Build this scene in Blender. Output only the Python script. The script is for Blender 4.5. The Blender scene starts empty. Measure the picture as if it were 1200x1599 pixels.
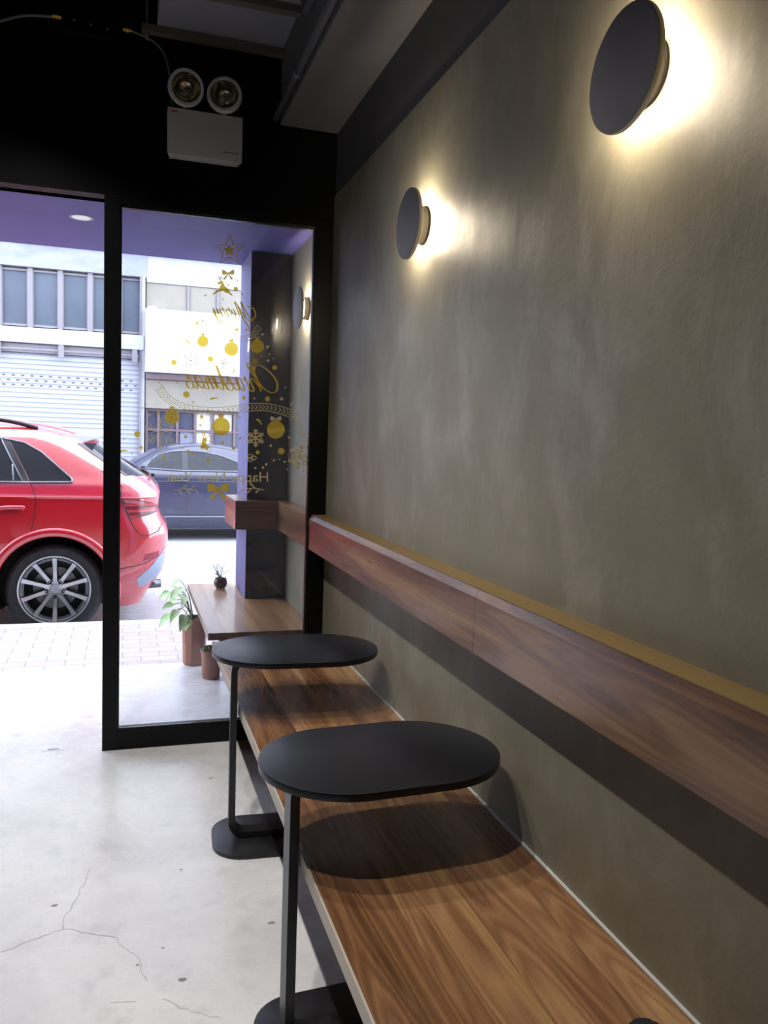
import bpy, bmesh, math, random
from mathutils import Vector, Matrix, noise
from mathutils.geometry import tessellate_polygon
random.seed(7)
S = bpy.context.scene
C = S.collection
# ------------------------------------------------------------------ camera
YAW, PITCH, ROLL, FPX, CAMH = 0.312855, -0.08706854, 0.03478706, 1263.48, 1.328
_f = Vector((math.sin(YAW)*math.cos(PITCH), math.cos(YAW)*math.cos(PITCH), math.sin(PITCH)))
_r = Vector((math.cos(YAW), -math.sin(YAW), 0)); _u = _r.cross(_f)
CR = math.cos(ROLL)*_r + math.sin(ROLL)*_u
CU = -math.sin(ROLL)*_r + math.cos(ROLL)*_u
cam_data = bpy.data.cameras.new('camera'); cam = bpy.data.objects.new('camera', cam_data); C.objects.link(cam)
cam_data.sensor_fit = 'VERTICAL'; cam_data.sensor_height = 36; cam_data.sensor_width = 27
cam_data.lens = FPX*36/1599; cam_data.clip_start = 0.02; cam_data.clip_end = 200
M = Matrix((CR, CU, -_f)).transposed().to_4x4(); M.translation = (0, 0, CAMH); cam.matrix_world = M
S.camera = cam
def ray(px, py): return _f + (px-600)/FPX*CR - (py-799.5)/FPX*CU
def onY(px, py, Y): v = ray(px, py); return (v[0]/v[1]*Y, CAMH + v[2]/v[1]*Y)
def onZ(px, py, z): v = ray(px, py); t = (z-CAMH)/v[2]; return (v[0]*t, v[1]*t)
# ------------------------------------------------------------------ world, exposure, room lamps
S.view_settings.view_transform = 'Standard'; S.view_settings.look = 'None'
S.view_settings.exposure = 0.0; S.view_settings.gamma = 1.0; S.view_settings.use_curve_mapping = False
try:
    S.cycles.use_denoising = True; S.cycles.caustics_reflective = False; S.cycles.caustics_refractive = False
    S.cycles.sample_clamp_indirect = 3.0; S.cycles.max_bounces = 8
except Exception: pass
SKY, SPOT_W, SCONCE_E = 7.8, 95.0, 520.0
w = bpy.data.worlds.new('sky'); S.world = w; w.use_nodes = True
bg = w.node_tree.nodes['Background']; bg.inputs[0].default_value = (0.80, 0.87, 1.0, 1); bg.inputs[1].default_value = SKY
SPOTS = [(-0.32, 2.60), (-0.32, 1.98), (-0.32, 1.25)]
SPOT_Z = 2.9
# ------------------------------------------------------------------ object helpers
def link(name, me, m, parent=None):
    o = bpy.data.objects.new(name, me); C.objects.link(o)
    if m is not None:
        for k in (m if isinstance(m, (list, tuple)) else [m]): me.materials.append(k)
    if parent is not None: o.parent = parent
    return o
def obj(name, bm, m, parent=None, smooth=None, origin=None):
    if origin is not None: bmesh.ops.translate(bm, verts=bm.verts, vec=-Vector(origin))
    elif parent is not None:
        p = parent; off = Vector((0, 0, 0))
        while p is not None: off += p.location; p = p.parent
        bmesh.ops.translate(bm, verts=bm.verts, vec=-off)
    if smooth is not None:
        for f in bm.faces: f.smooth = True
        for e in bm.edges:
            if len(e.link_faces) == 2 and e.calc_face_angle(0) > math.radians(smooth): e.smooth = False
    me = bpy.data.meshes.new(name); bm.to_mesh(me); bm.free()
    o = link(name, me, m, parent)
    if origin is not None: o.location = origin
    return o
def thing(name, label, cat, loc=(0, 0, 0), group=None):
    o = bpy.data.objects.new(name, None); C.objects.link(o); o.location = loc
    o.empty_display_size = .1
    return tag(o, label, cat, group)
def tag(o, label, cat, group=None, kind=None):
    o['label'] = label; o['category'] = cat
    if group: o['group'] = group
    if kind: o['kind'] = kind
    return o
def struct(name, bm, m, parent=None, smooth=None):
    o = obj(name, bm, m, parent, smooth)
    if parent is None: o['kind'] = 'structure'
    return o
def nb(): return bmesh.new()
def box(bm, x0, x1, y0, y1, z0, z1, bev=0, seg=2, mat=0):
    t = bmesh.new()
    vs = [t.verts.new((x, y, z)) for x in (x0, x1) for y in (y0, y1) for z in (z0, z1)]
    for q in ((0,1,3,2),(4,6,7,5),(0,4,5,1),(2,3,7,6),(0,2,6,4),(1,5,7,3)): t.faces.new([vs[i] for i in q])
    bmesh.ops.recalc_face_normals(t, faces=t.faces)
    if bev: bmesh.ops.bevel(t, geom=t.edges[:], offset=bev, segments=seg, affect='EDGES', profile=.6)
    for f in t.faces: f.material_index = mat
    merge(bm, t); return bm
def merge(bm, t, mtx=None):
    if mtx is not None: t.transform(mtx)
    vm = {v: bm.verts.new(v.co) for v in t.verts}
    for f in t.faces:
        try: g = bm.faces.new([vm[v] for v in f.verts]); g.material_index = f.material_index; g.smooth = f.smooth
        except ValueError: pass
    t.free()
def prism(bm, pts, z0, z1, bev=0, seg=2, mtx=None):
    """closed outline (x,y) extruded z0..z1"""
    t = bmesh.new()
    a = [t.verts.new((p[0], p[1], z0)) for p in pts]; b = [t.verts.new((p[0], p[1], z1)) for p in pts]
    n = len(pts)
    fa = t.faces.new(a[::-1]); fb = t.faces.new(b)
    for i in range(n): t.faces.new((a[i], a[(i+1) % n], b[(i+1) % n], b[i]))
    bmesh.ops.recalc_face_normals(t, faces=t.faces)
    if bev:
        es = [e for e in t.edges if fa in e.link_faces or fb in e.link_faces]
        bmesh.ops.bevel(t, geom=es, offset=bev, segments=seg, affect='EDGES', profile=.6)
    merge(bm, t, mtx); return bm
def tube(bm, pts, r, n=8, cap=True, closed=False):
    pts = [Vector(p) for p in pts]; rings = []
    m = len(pts)
    for i, p in enumerate(pts):
        if closed: d = pts[(i+1) % m]-pts[i-1]
        else: d = pts[min(i+1, m-1)]-pts[max(i-1, 0)]
        d = d.normalized() if d.length > 1e-9 else Vector((0, 0, 1))
        ref = Vector((0, 0, 1)) if abs(d.z) < .9 else Vector((1, 0, 0))
        a = d.cross(ref).normalized(); b = d.cross(a)
        rr = r[i] if isinstance(r, (list, tuple)) else r
        rings.append([bm.verts.new(p + rr*(math.cos(2*math.pi*k/n)*a + math.sin(2*math.pi*k/n)*b)) for k in range(n)])
    for i in range(m if closed else m-1):
        A, B = rings[i], rings[(i+1) % m]
        for k in range(n): bm.faces.new((A[k], A[(k+1) % n], B[(k+1) % n], B[k])).smooth = True
    if cap and not closed: bm.faces.new(rings[0][::-1]); bm.faces.new(rings[-1])
    return bm
def lathe(bm, prof, c=(0, 0, 0), axis='Z', n=48, closed=False):
    """prof: (radius, height) pairs turned round the axis"""
    c = Vector(c); rings = []
    ax = {'Z': (Vector((1,0,0)), Vector((0,1,0)), Vector((0,0,1))), 'Y': (Vector((1,0,0)), Vector((0,0,1)), Vector((0,1,0))),
          'X': (Vector((0,1,0)), Vector((0,0,1)), Vector((1,0,0)))}[axis]
    for r, h in prof:
        if r < 1e-6: rings.append([bm.verts.new(c+ax[2]*h)])
        else: rings.append([bm.verts.new(c+ax[2]*h+r*(math.cos(2*math.pi*k/n)*ax[0]+math.sin(2*math.pi*k/n)*ax[1])) for k in range(n)])
    fs = []
    rng = range(len(rings)) if closed else range(len(rings)-1)
    for i in rng:
        A, B = rings[i], rings[(i+1) % len(rings)]
        for k in range(n):
            k2 = (k+1) % n
            if len(A) == 1 and len(B) == 1: continue
            if len(A) == 1: fs.append(bm.faces.new((A[0], B[k2], B[k])))
            elif len(B) == 1: fs.append(bm.faces.new((A[k], A[k2], B[0])))
            else: fs.append(bm.faces.new((A[k], A[k2], B[k2], B[k])))
    bmesh.ops.recalc_face_normals(bm, faces=fs)
    return bm
def spline(pts, n=8, closed=False):
    P = [Vector(p) for p in pts]; out = []; m = len(P)
    for i in range(m if closed else m-1):
        g = (lambda j: P[j % m]) if closed else (lambda j: P[max(0, min(m-1, j))])
        p0, p1, p2, p3 = g(i-1), g(i), g(i+1), g(i+2)
        for k in range(n):
            t = k/n
            out.append(.5*((2*p1)+(p2-p0)*t+(2*p0-5*p1+4*p2-p3)*t*t+(3*p1-p0-3*p2+p3)*t**3))
    if not closed: out.append(P[-1])
    return out
def dup(root, loc=None):
    r = root.copy(); C.objects.link(r)
    if loc is not None: r.location = loc
    for ch in list(root.children):
        c = ch.copy(); C.objects.link(c); c.parent = r
        for g in list(ch.children):
            d = g.copy(); C.objects.link(d); d.parent = c
    return r
# ------------------------------------------------------------------ material helpers
def base(name, col=(.5,.5,.5), rough=.5, metal=0, spec=.5, coat=0, coat_r=.05, **kw):
    m = bpy.data.materials.new(name); m.use_nodes = True
    b = m.node_tree.nodes['Principled BSDF']
    b.inputs['Base Color'].default_value = (*col, 1); b.inputs['Roughness'].default_value = rough
    b.inputs['Metallic'].default_value = metal; b.inputs['Specular IOR Level'].default_value = spec
    b.inputs['Coat Weight'].default_value = coat; b.inputs['Coat Roughness'].default_value = coat_r
    return m
class G:
    def __init__(s, m): s.m = m; s.t = m.node_tree; s.b = s.t.nodes['Principled BSDF']
    def n(s, ty, **kw):
        x = s.t.nodes.new(ty)
        for k, v in kw.items(): setattr(x, k, v)
        return x
    def l(s, a, b): s.t.links.new(a, b)
    def co(s, scale=(1,1,1), rot=(0,0,0), off=(0,0,0)):
        tc = s.n('ShaderNodeTexCoord'); mp = s.n('ShaderNodeMapping')
        mp.inputs['Scale'].default_value = scale; mp.inputs['Rotation'].default_value = rot; mp.inputs['Location'].default_value = off
        s.l(tc.outputs['Object'], mp.inputs[0]); return mp.outputs[0]
    def noise(s, vec, scale=5, det=4, rough=.55, dist=0):
        x = s.n('ShaderNodeTexNoise'); x.inputs['Scale'].default_value = scale; x.inputs['Detail'].default_value = det
        x.inputs['Roughness'].default_value = rough; x.inputs['Distortion'].default_value = dist
        s.l(vec, x.inputs['Vector']); return x.outputs[0]
    def ramp(s, fac, stops):
        x = s.n('ShaderNodeValToRGB'); e = x.color_ramp.elements
        while len(e) < len(stops): e.new(.5)
        for i, (p, c) in enumerate(stops):
            e[i].position = p; e[i].color = (*c, 1) if len(c) == 3 else c
        s.l(fac, x.inputs[0]); return x.outputs[0]
    def mix(s, fac, a, b, mode='MIX'):
        x = s.n('ShaderNodeMix', data_type='RGBA', blend_type=mode)
        for sock, v in ((x.inputs[0], fac), (x.inputs[6], a), (x.inputs[7], b)):
            if isinstance(v, (int, float)): sock.default_value = v
            elif isinstance(v, tuple): sock.default_value = (*v, 1) if len(v) == 3 else v
            else: s.l(v, sock)
        return x.outputs[2]
    def math(s, op, a, b=0, c=0):
        x = s.n('ShaderNodeMath', operation=op)
        for i, v in enumerate((a, b, c)):
            if isinstance(v, (int, float)): x.inputs[i].default_value = v
            else: s.l(v, x.inputs[i])
        return x.outputs[0]
    def bump(s, h, strength=.2, dist=.01):
        x = s.n('ShaderNodeBump'); x.inputs['Strength'].default_value = strength; x.inputs['Distance'].default_value = dist
        s.l(h, x.inputs['Height']); s.l(x.outputs[0], s.b.inputs['Normal'])
    def col(s, c): s.l(c, s.b.inputs['Base Color'])
    def rough(s, c): s.l(c, s.b.inputs['Roughness'])
def mottled(name, c1, c2, scale=3, rough=.6, bump=.1, stretch=(1,1,1), **kw):
    m = base(name, c1, rough, **kw); g = G(m); v = g.co(stretch)
    n = g.noise(v, scale, 6, .6); g.col(g.ramp(n, [(.3, c1), (.7, c2)]))
    if bump: g.bump(g.noise(v, scale*6, 5), bump, .004)
    return m
def wood(name, along='Y', across=0, plank=.128, rough=.28, seed=0, dark=1.0, coat=.15, phase=0.0, sapw=-99, fig=.20, spec=.5, amp=.75):
    """laminated walnut-look boards; grain runs along the given axis, boards side by side on axis `across`"""
    m = base(name, (.3,.17,.09), rough, coat=coat, coat_r=.12, spec=spec); g = G(m)
    tc = g.n('ShaderNodeTexCoord'); sp = g.n('ShaderNodeSeparateXYZ'); g.l(tc.outputs['Object'], sp.inputs[0])
    ax = {'X': 0, 'Y': 1, 'Z': 2}; L = sp.outputs[ax[along]]; A = sp.outputs[across]
    T = sp.outputs[3-ax[along]-across]
    k = g.math('DIVIDE', g.math('ADD', A, phase), plank); cell = g.math('FLOOR', k); fr = g.math('FRACT', k)
    wn = g.n('ShaderNodeTexWhiteNoise', noise_dimensions='1D'); g.l(g.math('ADD', cell, seed), wn.inputs['W'])
    r1 = wn.outputs['Value']
    # board ends: each board is cut in lengths
    L2 = g.math('ADD', g.math('ADD', L, 12.0), g.math('MULTIPLY', r1, 7.3)); seg = g.math('FLOOR', g.math('DIVIDE', L2, 40.0))
    wn2 = g.n('ShaderNodeTexWhiteNoise', noise_dimensions='2D'); cv = g.n('ShaderNodeCombineXYZ')
    g.l(g.math('ADD', cell, seed), cv.inputs[0]); g.l(seg, cv.inputs[1]); g.l(cv.outputs[0], wn2.inputs['Vector'])
    r = wn2.outputs['Value']
    vec = g.n('ShaderNodeCombineXYZ')
    g.l(g.math('ADD', g.math('MULTIPLY', A, 11), g.math('MULTIPLY', r, 31)), vec.inputs[0])
    g.l(g.math('MULTIPLY', L, .85), vec.inputs[1]); g.l(g.math('MULTIPLY', T, 11), vec.inputs[2])
    big = g.noise(vec.outputs[0], 1.0, 2, .45, .25)                    # slow figure
    rings = g.math('FRACT', g.math('MULTIPLY', big, 15))
    rings = g.math('ABSOLUTE', g.math('SUBTRACT', rings, .5))
    fine = g.n('ShaderNodeCombineXYZ')
    g.l(g.math('ADD', g.math('MULTIPLY', A, 130), g.math('MULTIPLY', big, 14)), fine.inputs[0])
    g.l(g.math('MULTIPLY', L, 5), fine.inputs[1]); g.l(g.math('MULTIPLY', T, 130), fine.inputs[2])
    fn = g.noise(fine.outputs[0], 1.0, 5, .65)
    tone = g.math('ADD', g.math('ADD', g.math('MULTIPLY', g.math('SUBTRACT', big, .5), amp), .375), g.math('MULTIPLY', g.math('SUBTRACT', r, .5), .20))
    tone = g.math('ADD', tone, g.math('MULTIPLY', g.math('SUBTRACT', fn, .5), .26))
    tone = g.math('ADD', tone, g.math('MULTIPLY', g.math('SUBTRACT', rings, .25), fig))
    d = dark
    c = g.ramp(tone, [(.10, (.070*d,.031*d,.015*d)), (.28, (.150*d,.070*d,.032*d)), (.42, (.240*d,.122*d,.056*d)), (.56, (.34*d,.190*d,.090*d)), (.75, (.48*d,.29*d,.130*d))])
    sap = g.math('MULTIPLY', g.ramp(fr, [(.80, (0,0,0)), (.90, (1,1,1))]), g.math('COMPARE', cell, sapw, .1)); c = g.mix(g.math('MULTIPLY', sap, .38), c, (.44*d,.28*d,.11*d))
    seamw = g.math('MINIMUM', fr, g.math('SUBTRACT', 1.0, fr)); seam = g.math('LESS_THAN', seamw, .006)
    c = g.mix(g.math('MULTIPLY', seam, .5), c, (.05, .02, .01)); g.col(c)
    g.rough(g.math('ADD', g.math('MULTIPLY', fn, .18), rough-.09)); g.bump(fn, .10, .0015)
    return m
def emit(name, col, e):
    m = base(name, (0,0,0)); b = m.node_tree.nodes['Principled BSDF']
    b.inputs['Emission Color'].default_value = (*col, 1); b.inputs['Emission Strength'].default_value = e
    return m
# ------------------------------------------------------------------ materials
m_black = base('black_paint', (.0012,.0012,.0022), .5, spec=.12)
m_ceil = mottled('dark_ceiling', (.003,.003,.0035), (.006,.006,.007), 2, .8)
m_frame = base('black_powder_coat', (.002,.002,.003), .35, spec=.2)
m_room = mottled('dim_wall', (.045,.045,.045), (.06,.06,.06), 2, .7)
m_sofit = mottled('soffit_grey', (.105,.10,.10), (.135,.13,.13), 2.5, .7, .15)
m_band = mottled('dark_grey_band', (.050,.049,.054), (.068,.066,.070), 3, .7, .2)
def plaster():
    m = base('olive_plaster', (.2,.18,.13), .55); g = G(m)
    v = g.co((1, .7, .6)); v2 = g.co((1, .8, .55), (.25, 0, 0))
    n1 = g.noise(v, 1.7, 6, .6, .7); n2 = g.noise(v2, 5, 7, .62, .4); n3 = g.noise(g.co((1,1,1)), 34, 6, .7, .2)
    c = g.ramp(n1, [(.25, (.118,.107,.074)), (.5, (.172,.157,.112)), (.75, (.222,.205,.15))])
    c = g.mix(g.math('MULTIPLY', g.ramp(n2, [(.5, (0,0,0)), (.70, (1,1,1))]), .40), c, (.31,.29,.235))
    c = g.mix(g.math('MULTIPLY', g.ramp(n2, [(.28, (1,1,1)), (.42, (0,0,0))]), .35), c, (.10,.09,.066))
    g.col(c)
    wv = g.noise(g.co((1, 14, .7), (.06, 0, 0)), 1.0, 3, .5, .3)
    h = g.math('ADD', g.math('MULTIPLY', n2, 1.0), g.math('MULTIPLY', n3, .16))
    gate = g.ramp(n1, [(.48, (0,0,0)), (.62, (1,1,1))]); h = g.math('ADD', h, g.math('MULTIPLY', g.math('MULTIPLY', gate, g.noise(g.co((1,1.4,.8), (.5,0,0)), 17, 8, .75, 1.2)), .55)); h = g.math('ADD', h, g.math('MULTIPLY', wv, .12)); g.bump(h, .32, .010)
    g.rough(g.ramp(n2, [(.3, (.62,)*3), (.7, (.42,)*3)]))
    return m
m_plaster = plaster()
def concrete(name, lo, hi, rough0=.22, rough1=.5, sc=1.0, bump=.12):
    m = base(name, lo, .4); g = G(m); v = g.co((sc, sc, sc))
    a = g.noise(v, 1.6, 7, .62, .5); b = g.noise(v, 9, 7, .65, .3); c2 = g.noise(v, 60, 4, .6)
    c = g.ramp(a, [(.3, lo), (.65, hi)])
    c = g.mix(g.math('MULTIPLY', g.ramp(b, [(.30, (1,1,1)), (.46, (0,0,0))]), .35), c, tuple(x*.62 for x in lo))
    c = g.mix(g.math('MULTIPLY', g.ramp(c2, [(.66, (0,0,0)), (.74, (1,1,1))]), .35), c, tuple(x*.5 for x in lo)); g.col(c)
    g.rough(g.ramp(b, [(.3, (rough0,)*3), (.7, (rough1,)*3)])); g.bump(g.math('ADD', b, g.math('MULTIPLY', c2, .25)), bump, .006)
    return m
m_floor = concrete('polished_concrete', (.56,.56,.57), (.80,.80,.81), .16, .36)
m_asphalt = concrete('pale_asphalt', (.30,.31,.33), (.40,.41,.43), .8, .9, 6, .3)
m_kerb = concrete('kerb_stone', (.46,.47,.50), (.58,.59,.62), .7, .9, 2)
def pavers():
    m = base('pink_pavers', (.5,.4,.37), .8); g = G(m)
    br = g.n('ShaderNodeTexBrick'); g.l(g.co((1,1,1)), br.inputs['Vector'])
    for k, v in (('Scale', 1), ('Brick Width', .21), ('Row Height', .105), ('Mortar Size', .004)): br.inputs[k].default_value = v
    br.inputs['Color1'].default_value = (.40,.35,.35,1); br.inputs['Color2'].default_value = (.35,.30,.30,1); br.inputs['Mortar'].default_value = (.22,.20,.21,1)
    g.col(br.outputs['Color']); return m
m_paver = pavers()
m_canopy = mottled('skylight_tinted_canopy', (.078,.080,.28), (.105,.098,.32), 3, .6, .1, (1, 1, 1))  # blue-violet cast of the skylight painted into the porch ceiling colour
m_colside = mottled('skylight_tinted_render', (.12,.12,.28), (.15,.15,.32), 2, .6, .1)  # column sides: the same skylight blue put into the base colour
m_pink = base('pinkish_threshold', (.50,.30,.50), .5)
m_tile = base('glossy_black_panel', (.002,.002,.004), .2, spec=.4); 
m_bench = wood('bench_boards', 'Y', 0, .135, .27, seed=3, phase=.10, coat=0, spec=.22, fig=.30, sapw=0)
m_bench2 = wood('terrace_bench_boards', 'Y', 0, .16, .38, seed=11, dark=1.15, fig=.10, coat=.3)
m_rail = wood('rail_boards', 'Y', 2, .30, .30, seed=5, dark=.56, coat=.06, spec=.5, phase=.1, fig=.30, amp=1.7)
m_railx = wood('rail_boards_cross', 'X', 2, .30, .24, seed=9, dark=.60, coat=.3, phase=.1)
m_railtop = mottled('olive_wood', (.125,.078,.022), (.165,.105,.032), 4, .5, .05, (8, .5, 8))
m_edge = base('pale_edge_band', (.42,.37,.31), .5)
m_caulk = base('white_caulk', (.55,.54,.50), .5)
m_table = mottled('black_table_top', (.0035,.004,.006), (.006,.0065,.009), 8, .36, .04, spec=.35)
m_leg = base('black_steel', (.012,.012,.014), .36)
m_legl = m_leg
m_disc = mottled('grey_plaster_disc', (.15,.148,.165), (.18,.178,.195), 10, .75, .05)
m_cream = base('cream_metal', (.52,.47,.38), .5)
m_dark = base('dark_gasket', (.01,.009,.008), .6)
m_led = emit('warm_led', (1.0, .84, .62), SCONCE_E)
m_white = base('white_plastic', (.50,.49,.50), .45)
m_metal = base('brushed_steel', (.55,.55,.57), .3, 1)
m_brass = base('brass', (.55,.30,.07), .3, .9)
m_strut = mottled('dim_galvanised', (.10,.095,.075), (.13,.12,.10), 8, .5)
m_pipe = base('grey_conduit', (.10,.10,.115), .45)
m_duct = base('grey_duct', (.22,.22,.26), .6)
m_conduit = base('grey_flex', (.12,.12,.11), .5)
def glass(name, haze=.05, tint=(.97,.98,1.0), refl=1.0):
    m = bpy.data.materials.new(name); m.use_nodes = True; t = m.node_tree; t.nodes.clear()
    o = t.nodes.new('ShaderNodeOutputMaterial'); tr = t.nodes.new('ShaderNodeBsdfTransparent'); gl = t.nodes.new('ShaderNodeBsdfGlossy')
    tl = t.nodes.new('ShaderNodeBsdfTranslucent'); fr = t.nodes.new('ShaderNodeFresnel'); mx = t.nodes.new('ShaderNodeMixShader'); m2 = t.nodes.new('ShaderNodeMixShader')
    tr.inputs[0].default_value = (*tint, 1); gl.inputs['Roughness'].default_value = .0; fr.inputs[0].default_value = 1.5
    tl.inputs[0].default_value = (.95, .97, 1, 1)
    m2.inputs[0].default_value = haze; L = t.links.new
    L(tr.outputs[0], m2.inputs[1]); L(tl.outputs[0], m2.inputs[2])
    mu = t.nodes.new('ShaderNodeMath'); mu.operation = 'MULTIPLY'; mu.inputs[1].default_value = refl
    L(fr.outputs[0], mu.inputs[0]); L(mu.outputs[0], mx.inputs[0]); L(m2.outputs[0], mx.inputs[1]); L(gl.outputs[0], mx.inputs[2]); L(mx.outputs[0], o.inputs[0])
    return m
m_glass = glass('window_glass', .013)
m_lens = glass('lamp_lens', .10)
def gold(name, c, tr=.45):
    m = base(name, c, .35, .25); t = m.node_tree; b = t.nodes['Principled BSDF']; o = t.nodes['Material Output']
    tl = t.nodes.new('ShaderNodeBsdfTranslucent'); tl.inputs[0].default_value = (*c, 1); mx = t.nodes.new('ShaderNodeMixShader'); mx.inputs[0].default_value = tr
    tp = t.nodes.new('ShaderNodeBsdfTransparent'); tp.inputs[0].default_value = (*c, 1); m3 = t.nodes.new('ShaderNodeMixShader'); m3.inputs[0].default_value = .28
    t.links.new(b.outputs[0], mx.inputs[1]); t.links.new(tl.outputs[0], mx.inputs[2])
    t.links.new(mx.outputs[0], m3.inputs[1]); t.links.new(tp.outputs[0], m3.inputs[2]); t.links.new(m3.outputs[0], o.inputs[0]); return m
m_gold = gold('gold_foil', (1.0,.74,.10), .8); m_gold2 = gold('pale_gold_foil', (1.0,.88,.40), .8); m_gold3 = gold('dark_gold_foil', (.85,.60,.10), .8)
# ================================================================== THE ROOM
W = .85; FY = 3.464; CEIL = 3.1
struct('floor', box(nb(), -2.4, 1.05, -2.2, 4.76, -.25, 0), m_floor)
b = nb(); box(b, W, 1.05, -2.2, 3.53, 0, 2.36); struct('wall_right', b, m_plaster)
b = nb(); box(b, W+.004, 1.05, -2.2, FY, 2.36, CEIL+.05); struct('wall_right_upper', b, m_band)
b = nb(); box(b, -2.4, -2.2, -2.2, FY+.08, 0, CEIL+.05); struct('wall_left', b, m_room)
b = nb(); box(b, -2.4, 1.05, -2.4, -2.2, 0, CEIL+.05); struct('wall_back', b, m_room)
b = nb(); box(b, -2.4, 1.05, -2.4, FY+.6, CEIL, CEIL+.1); struct('ceiling', b, m_ceil)
b = nb(); box(b, -2.4, 1.05, FY, FY+.12, 2.2555, CEIL+.1); struct('wall_front', b, m_black)
b = nb(); box(b, -2.4, -1.15, FY, FY+.12, 0, 2.2555); struct('wall_front_left', b, m_black)
b = nb(); box(b, .61, W+.004, -2.2, FY, 2.62, CEIL); struct('trim_1', b, m_sofit)      # boxed beam along the right wall
# shop window: frame, glass
wf = nb(); GY0, GY1 = 3.464, 3.530
box(wf, -.0795, -.0185, GY0, GY1, 0, 2.2555, .002)
box(wf, .7725, W, GY0, GY1, 0, 2.2555, .002)
box(wf, -.0185, .7725, GY0, GY1, 0, .083, .002)
box(wf, -.0185, .7725, GY0, GY1, 2.224, 2.2555, .002)
win = struct('window_1', wf, m_frame)
b = nb(); box(b, -.0185, .7725, 3.492, 3.500, .083, 2.224); g_ = obj('glass_pane', b, m_glass, win)
b = nb()                                                       # glazing bead round the pane
for (x0, x1, z0, z1) in ((-.0185, -.0125, .083, 2.224), (.7665, .7725, .083, 2.224), (-.0125, .7665, .083, .089), (-.0125, .7665, 2.218, 2.224)):
    box(b, x0, x1, 3.478, 3.4915, z0, z1)
obj('glazing_bead', b, base('satin_bead', (.03,.03,.033), .25), win)
# door head and jamb at left (doorway stands open)
b = nb(); box(b, -1.15, -1.09, GY0, GY1, 0, 2.2555); struct('door_1', b, m_frame)
# floor plate of the door bolt
t = thing('floor_bolt_plate', 'small steel bolt plate set into the concrete floor of the doorway', 'floor plate', (-.272, 3.527, 0))
b = nb(); box(b, -.316, -.228, 3.515, 3.540, 0, .0015, .0005); obj('plate', b, base('pale_steel', (.62,.62,.62), .35, .6), t)
b = nb(); box(b, -.294, -.25, 3.524, 3.531, .0015, .002); obj('slot', b, m_dark, t)
# cracks in the floor: hairline grooves filled with dirt
m_crack = base('crack_dirt', (.30,.295,.29), .9)
def crack(pxs, wd=.0009):
    P = [Vector((*onZ(x, y, 0), 0)) for x, y in pxs]; Q = []
    for a, c in zip(P[:-1], P[1:]):
        n = 6
        for k in range(n):
            q = a.lerp(c, k/n); s = (c-a).length*.05
            Q.append(q+Vector((random.uniform(-s, s), random.uniform(-s, s), 0)) if k else q)
    Q.append(P[-1]); b = nb()
    vs = []
    for i, q in enumerate(Q):
        d = (Q[min(i+1, len(Q)-1)]-Q[max(i-1, 0)]).normalized(); nn = Vector((-d.y, d.x, 0))*wd*(.4+.6*random.random())
        vs.append((b.verts.new(q+nn+Vector((0,0,.0004))), b.verts.new(q-nn+Vector((0,0,.0004)))))
    for A, B in zip(vs[:-1], vs[1:]): b.faces.new((A[0], A[1], B[1], B[0]))
    bmesh.ops.recalc_face_normals(b, faces=b.faces)
    return obj('crack', b, m_crack, bpy.data.objects['floor'])
crack([(0,1487),(56,1466),(99,1451),(112,1451),(146,1459),(183,1464),(187,1476),(219,1498),(221,1517),(230,1530)])
crack([(99,1451),(99,1438),(116,1408),(135,1371),(141,1355)])
crack([(255,1560),(298,1580),(345,1590)], .0007)
crack([(172,1566),(213,1564)], .0009)
def stain(px, py, r, asp=1.6):
    x, y = onZ(px, py, 0); b = nb(); n = 14
    vs = [b.verts.new((x+r*asp*math.cos(a)*(.7+.5*random.random()), y+r*math.sin(a)*(.7+.5*random.random()), .0005)) for a in [2*math.pi*k/n for k in range(n)]]
    b.faces.new(vs); return obj('stain', b, m_stain, bpy.data.objects['floor'])
m_stain = mottled('floor_grime', (.16,.15,.14), (.32,.31,.30), 60, .7)
for a in ((424,1441,.006),(444,1410,.004),(285,1530,.007),(215,1507,.003),(283,1358,.003),(330,1215,.006),(255,1480,.003),(85,1414,.006)): stain(*a)
# ------------------------------------------------------------------ bench along the right wall
t = thing('wall_bench', 'long wooden plank bench with pale front edge fixed along the olive wall', 'bench', (.6, 1.2, 0))
b = nb(); box(b, .369, .843, -1.9, 3.455, .415, .45, .0015); obj('seat', b, m_bench, t)
b = nb(); box(b, .364, .3689, -1.9, 3.455, .415, .4495, .001); obj('edge_band', b, m_edge, t)
for y in (-1.6, -.4, .8, 2.0, 3.1): 
    b = nb(); box(b, .80, .845, y-.02, y+.02, .12, .386); box(b, .48, .845, y-.02, y+.02, .385, .414)
    obj('wall_bracket', b, m_leg, t)
b = nb(); box(b, .8435, .8499, -2.0, 3.46, .45, .4535); struct('baseboard_right', b, m_caulk)
# ------------------------------------------------------------------ backrest rail
def railbox(bm_front, bm_top, pts):
    pass
t = thing('backrest_rail', 'long boxed walnut backrest rail running along the olive wall above the bench', 'rail', (.81, 1.2, .85))
def rail_sec(b, y0, y1, xf=.775, zt=.996, zb=.846):
    pr = [(xf, zb), (xf, zt-.018), (xf+.010, zt), (xf+.016, zt), (.8495, zt-.0), (.8495, zb)]
    v0 = [b.verts.new((x, y0, z)) for x, z in pr]; v1 = [b.verts.new((x, y1, z)) for x, z in pr]; n = len(pr)
    for i in range(n): b.faces.new((v0[i], v0[(i+1) % n], v1[(i+1) % n], v1[i]))
    b.faces.new(v0); b.faces.new(v1[::-1]); bmesh.ops.recalc_face_normals(b, faces=b.faces)
b = nb(); rail_sec(b, -1.9, 1.69, zt=.994); obj('board', b, m_rail, t)
b = nb(); rail_sec(b, 1.6915, 3.4585, zt=.994); o = obj('board', b, m_rail, t)
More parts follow.
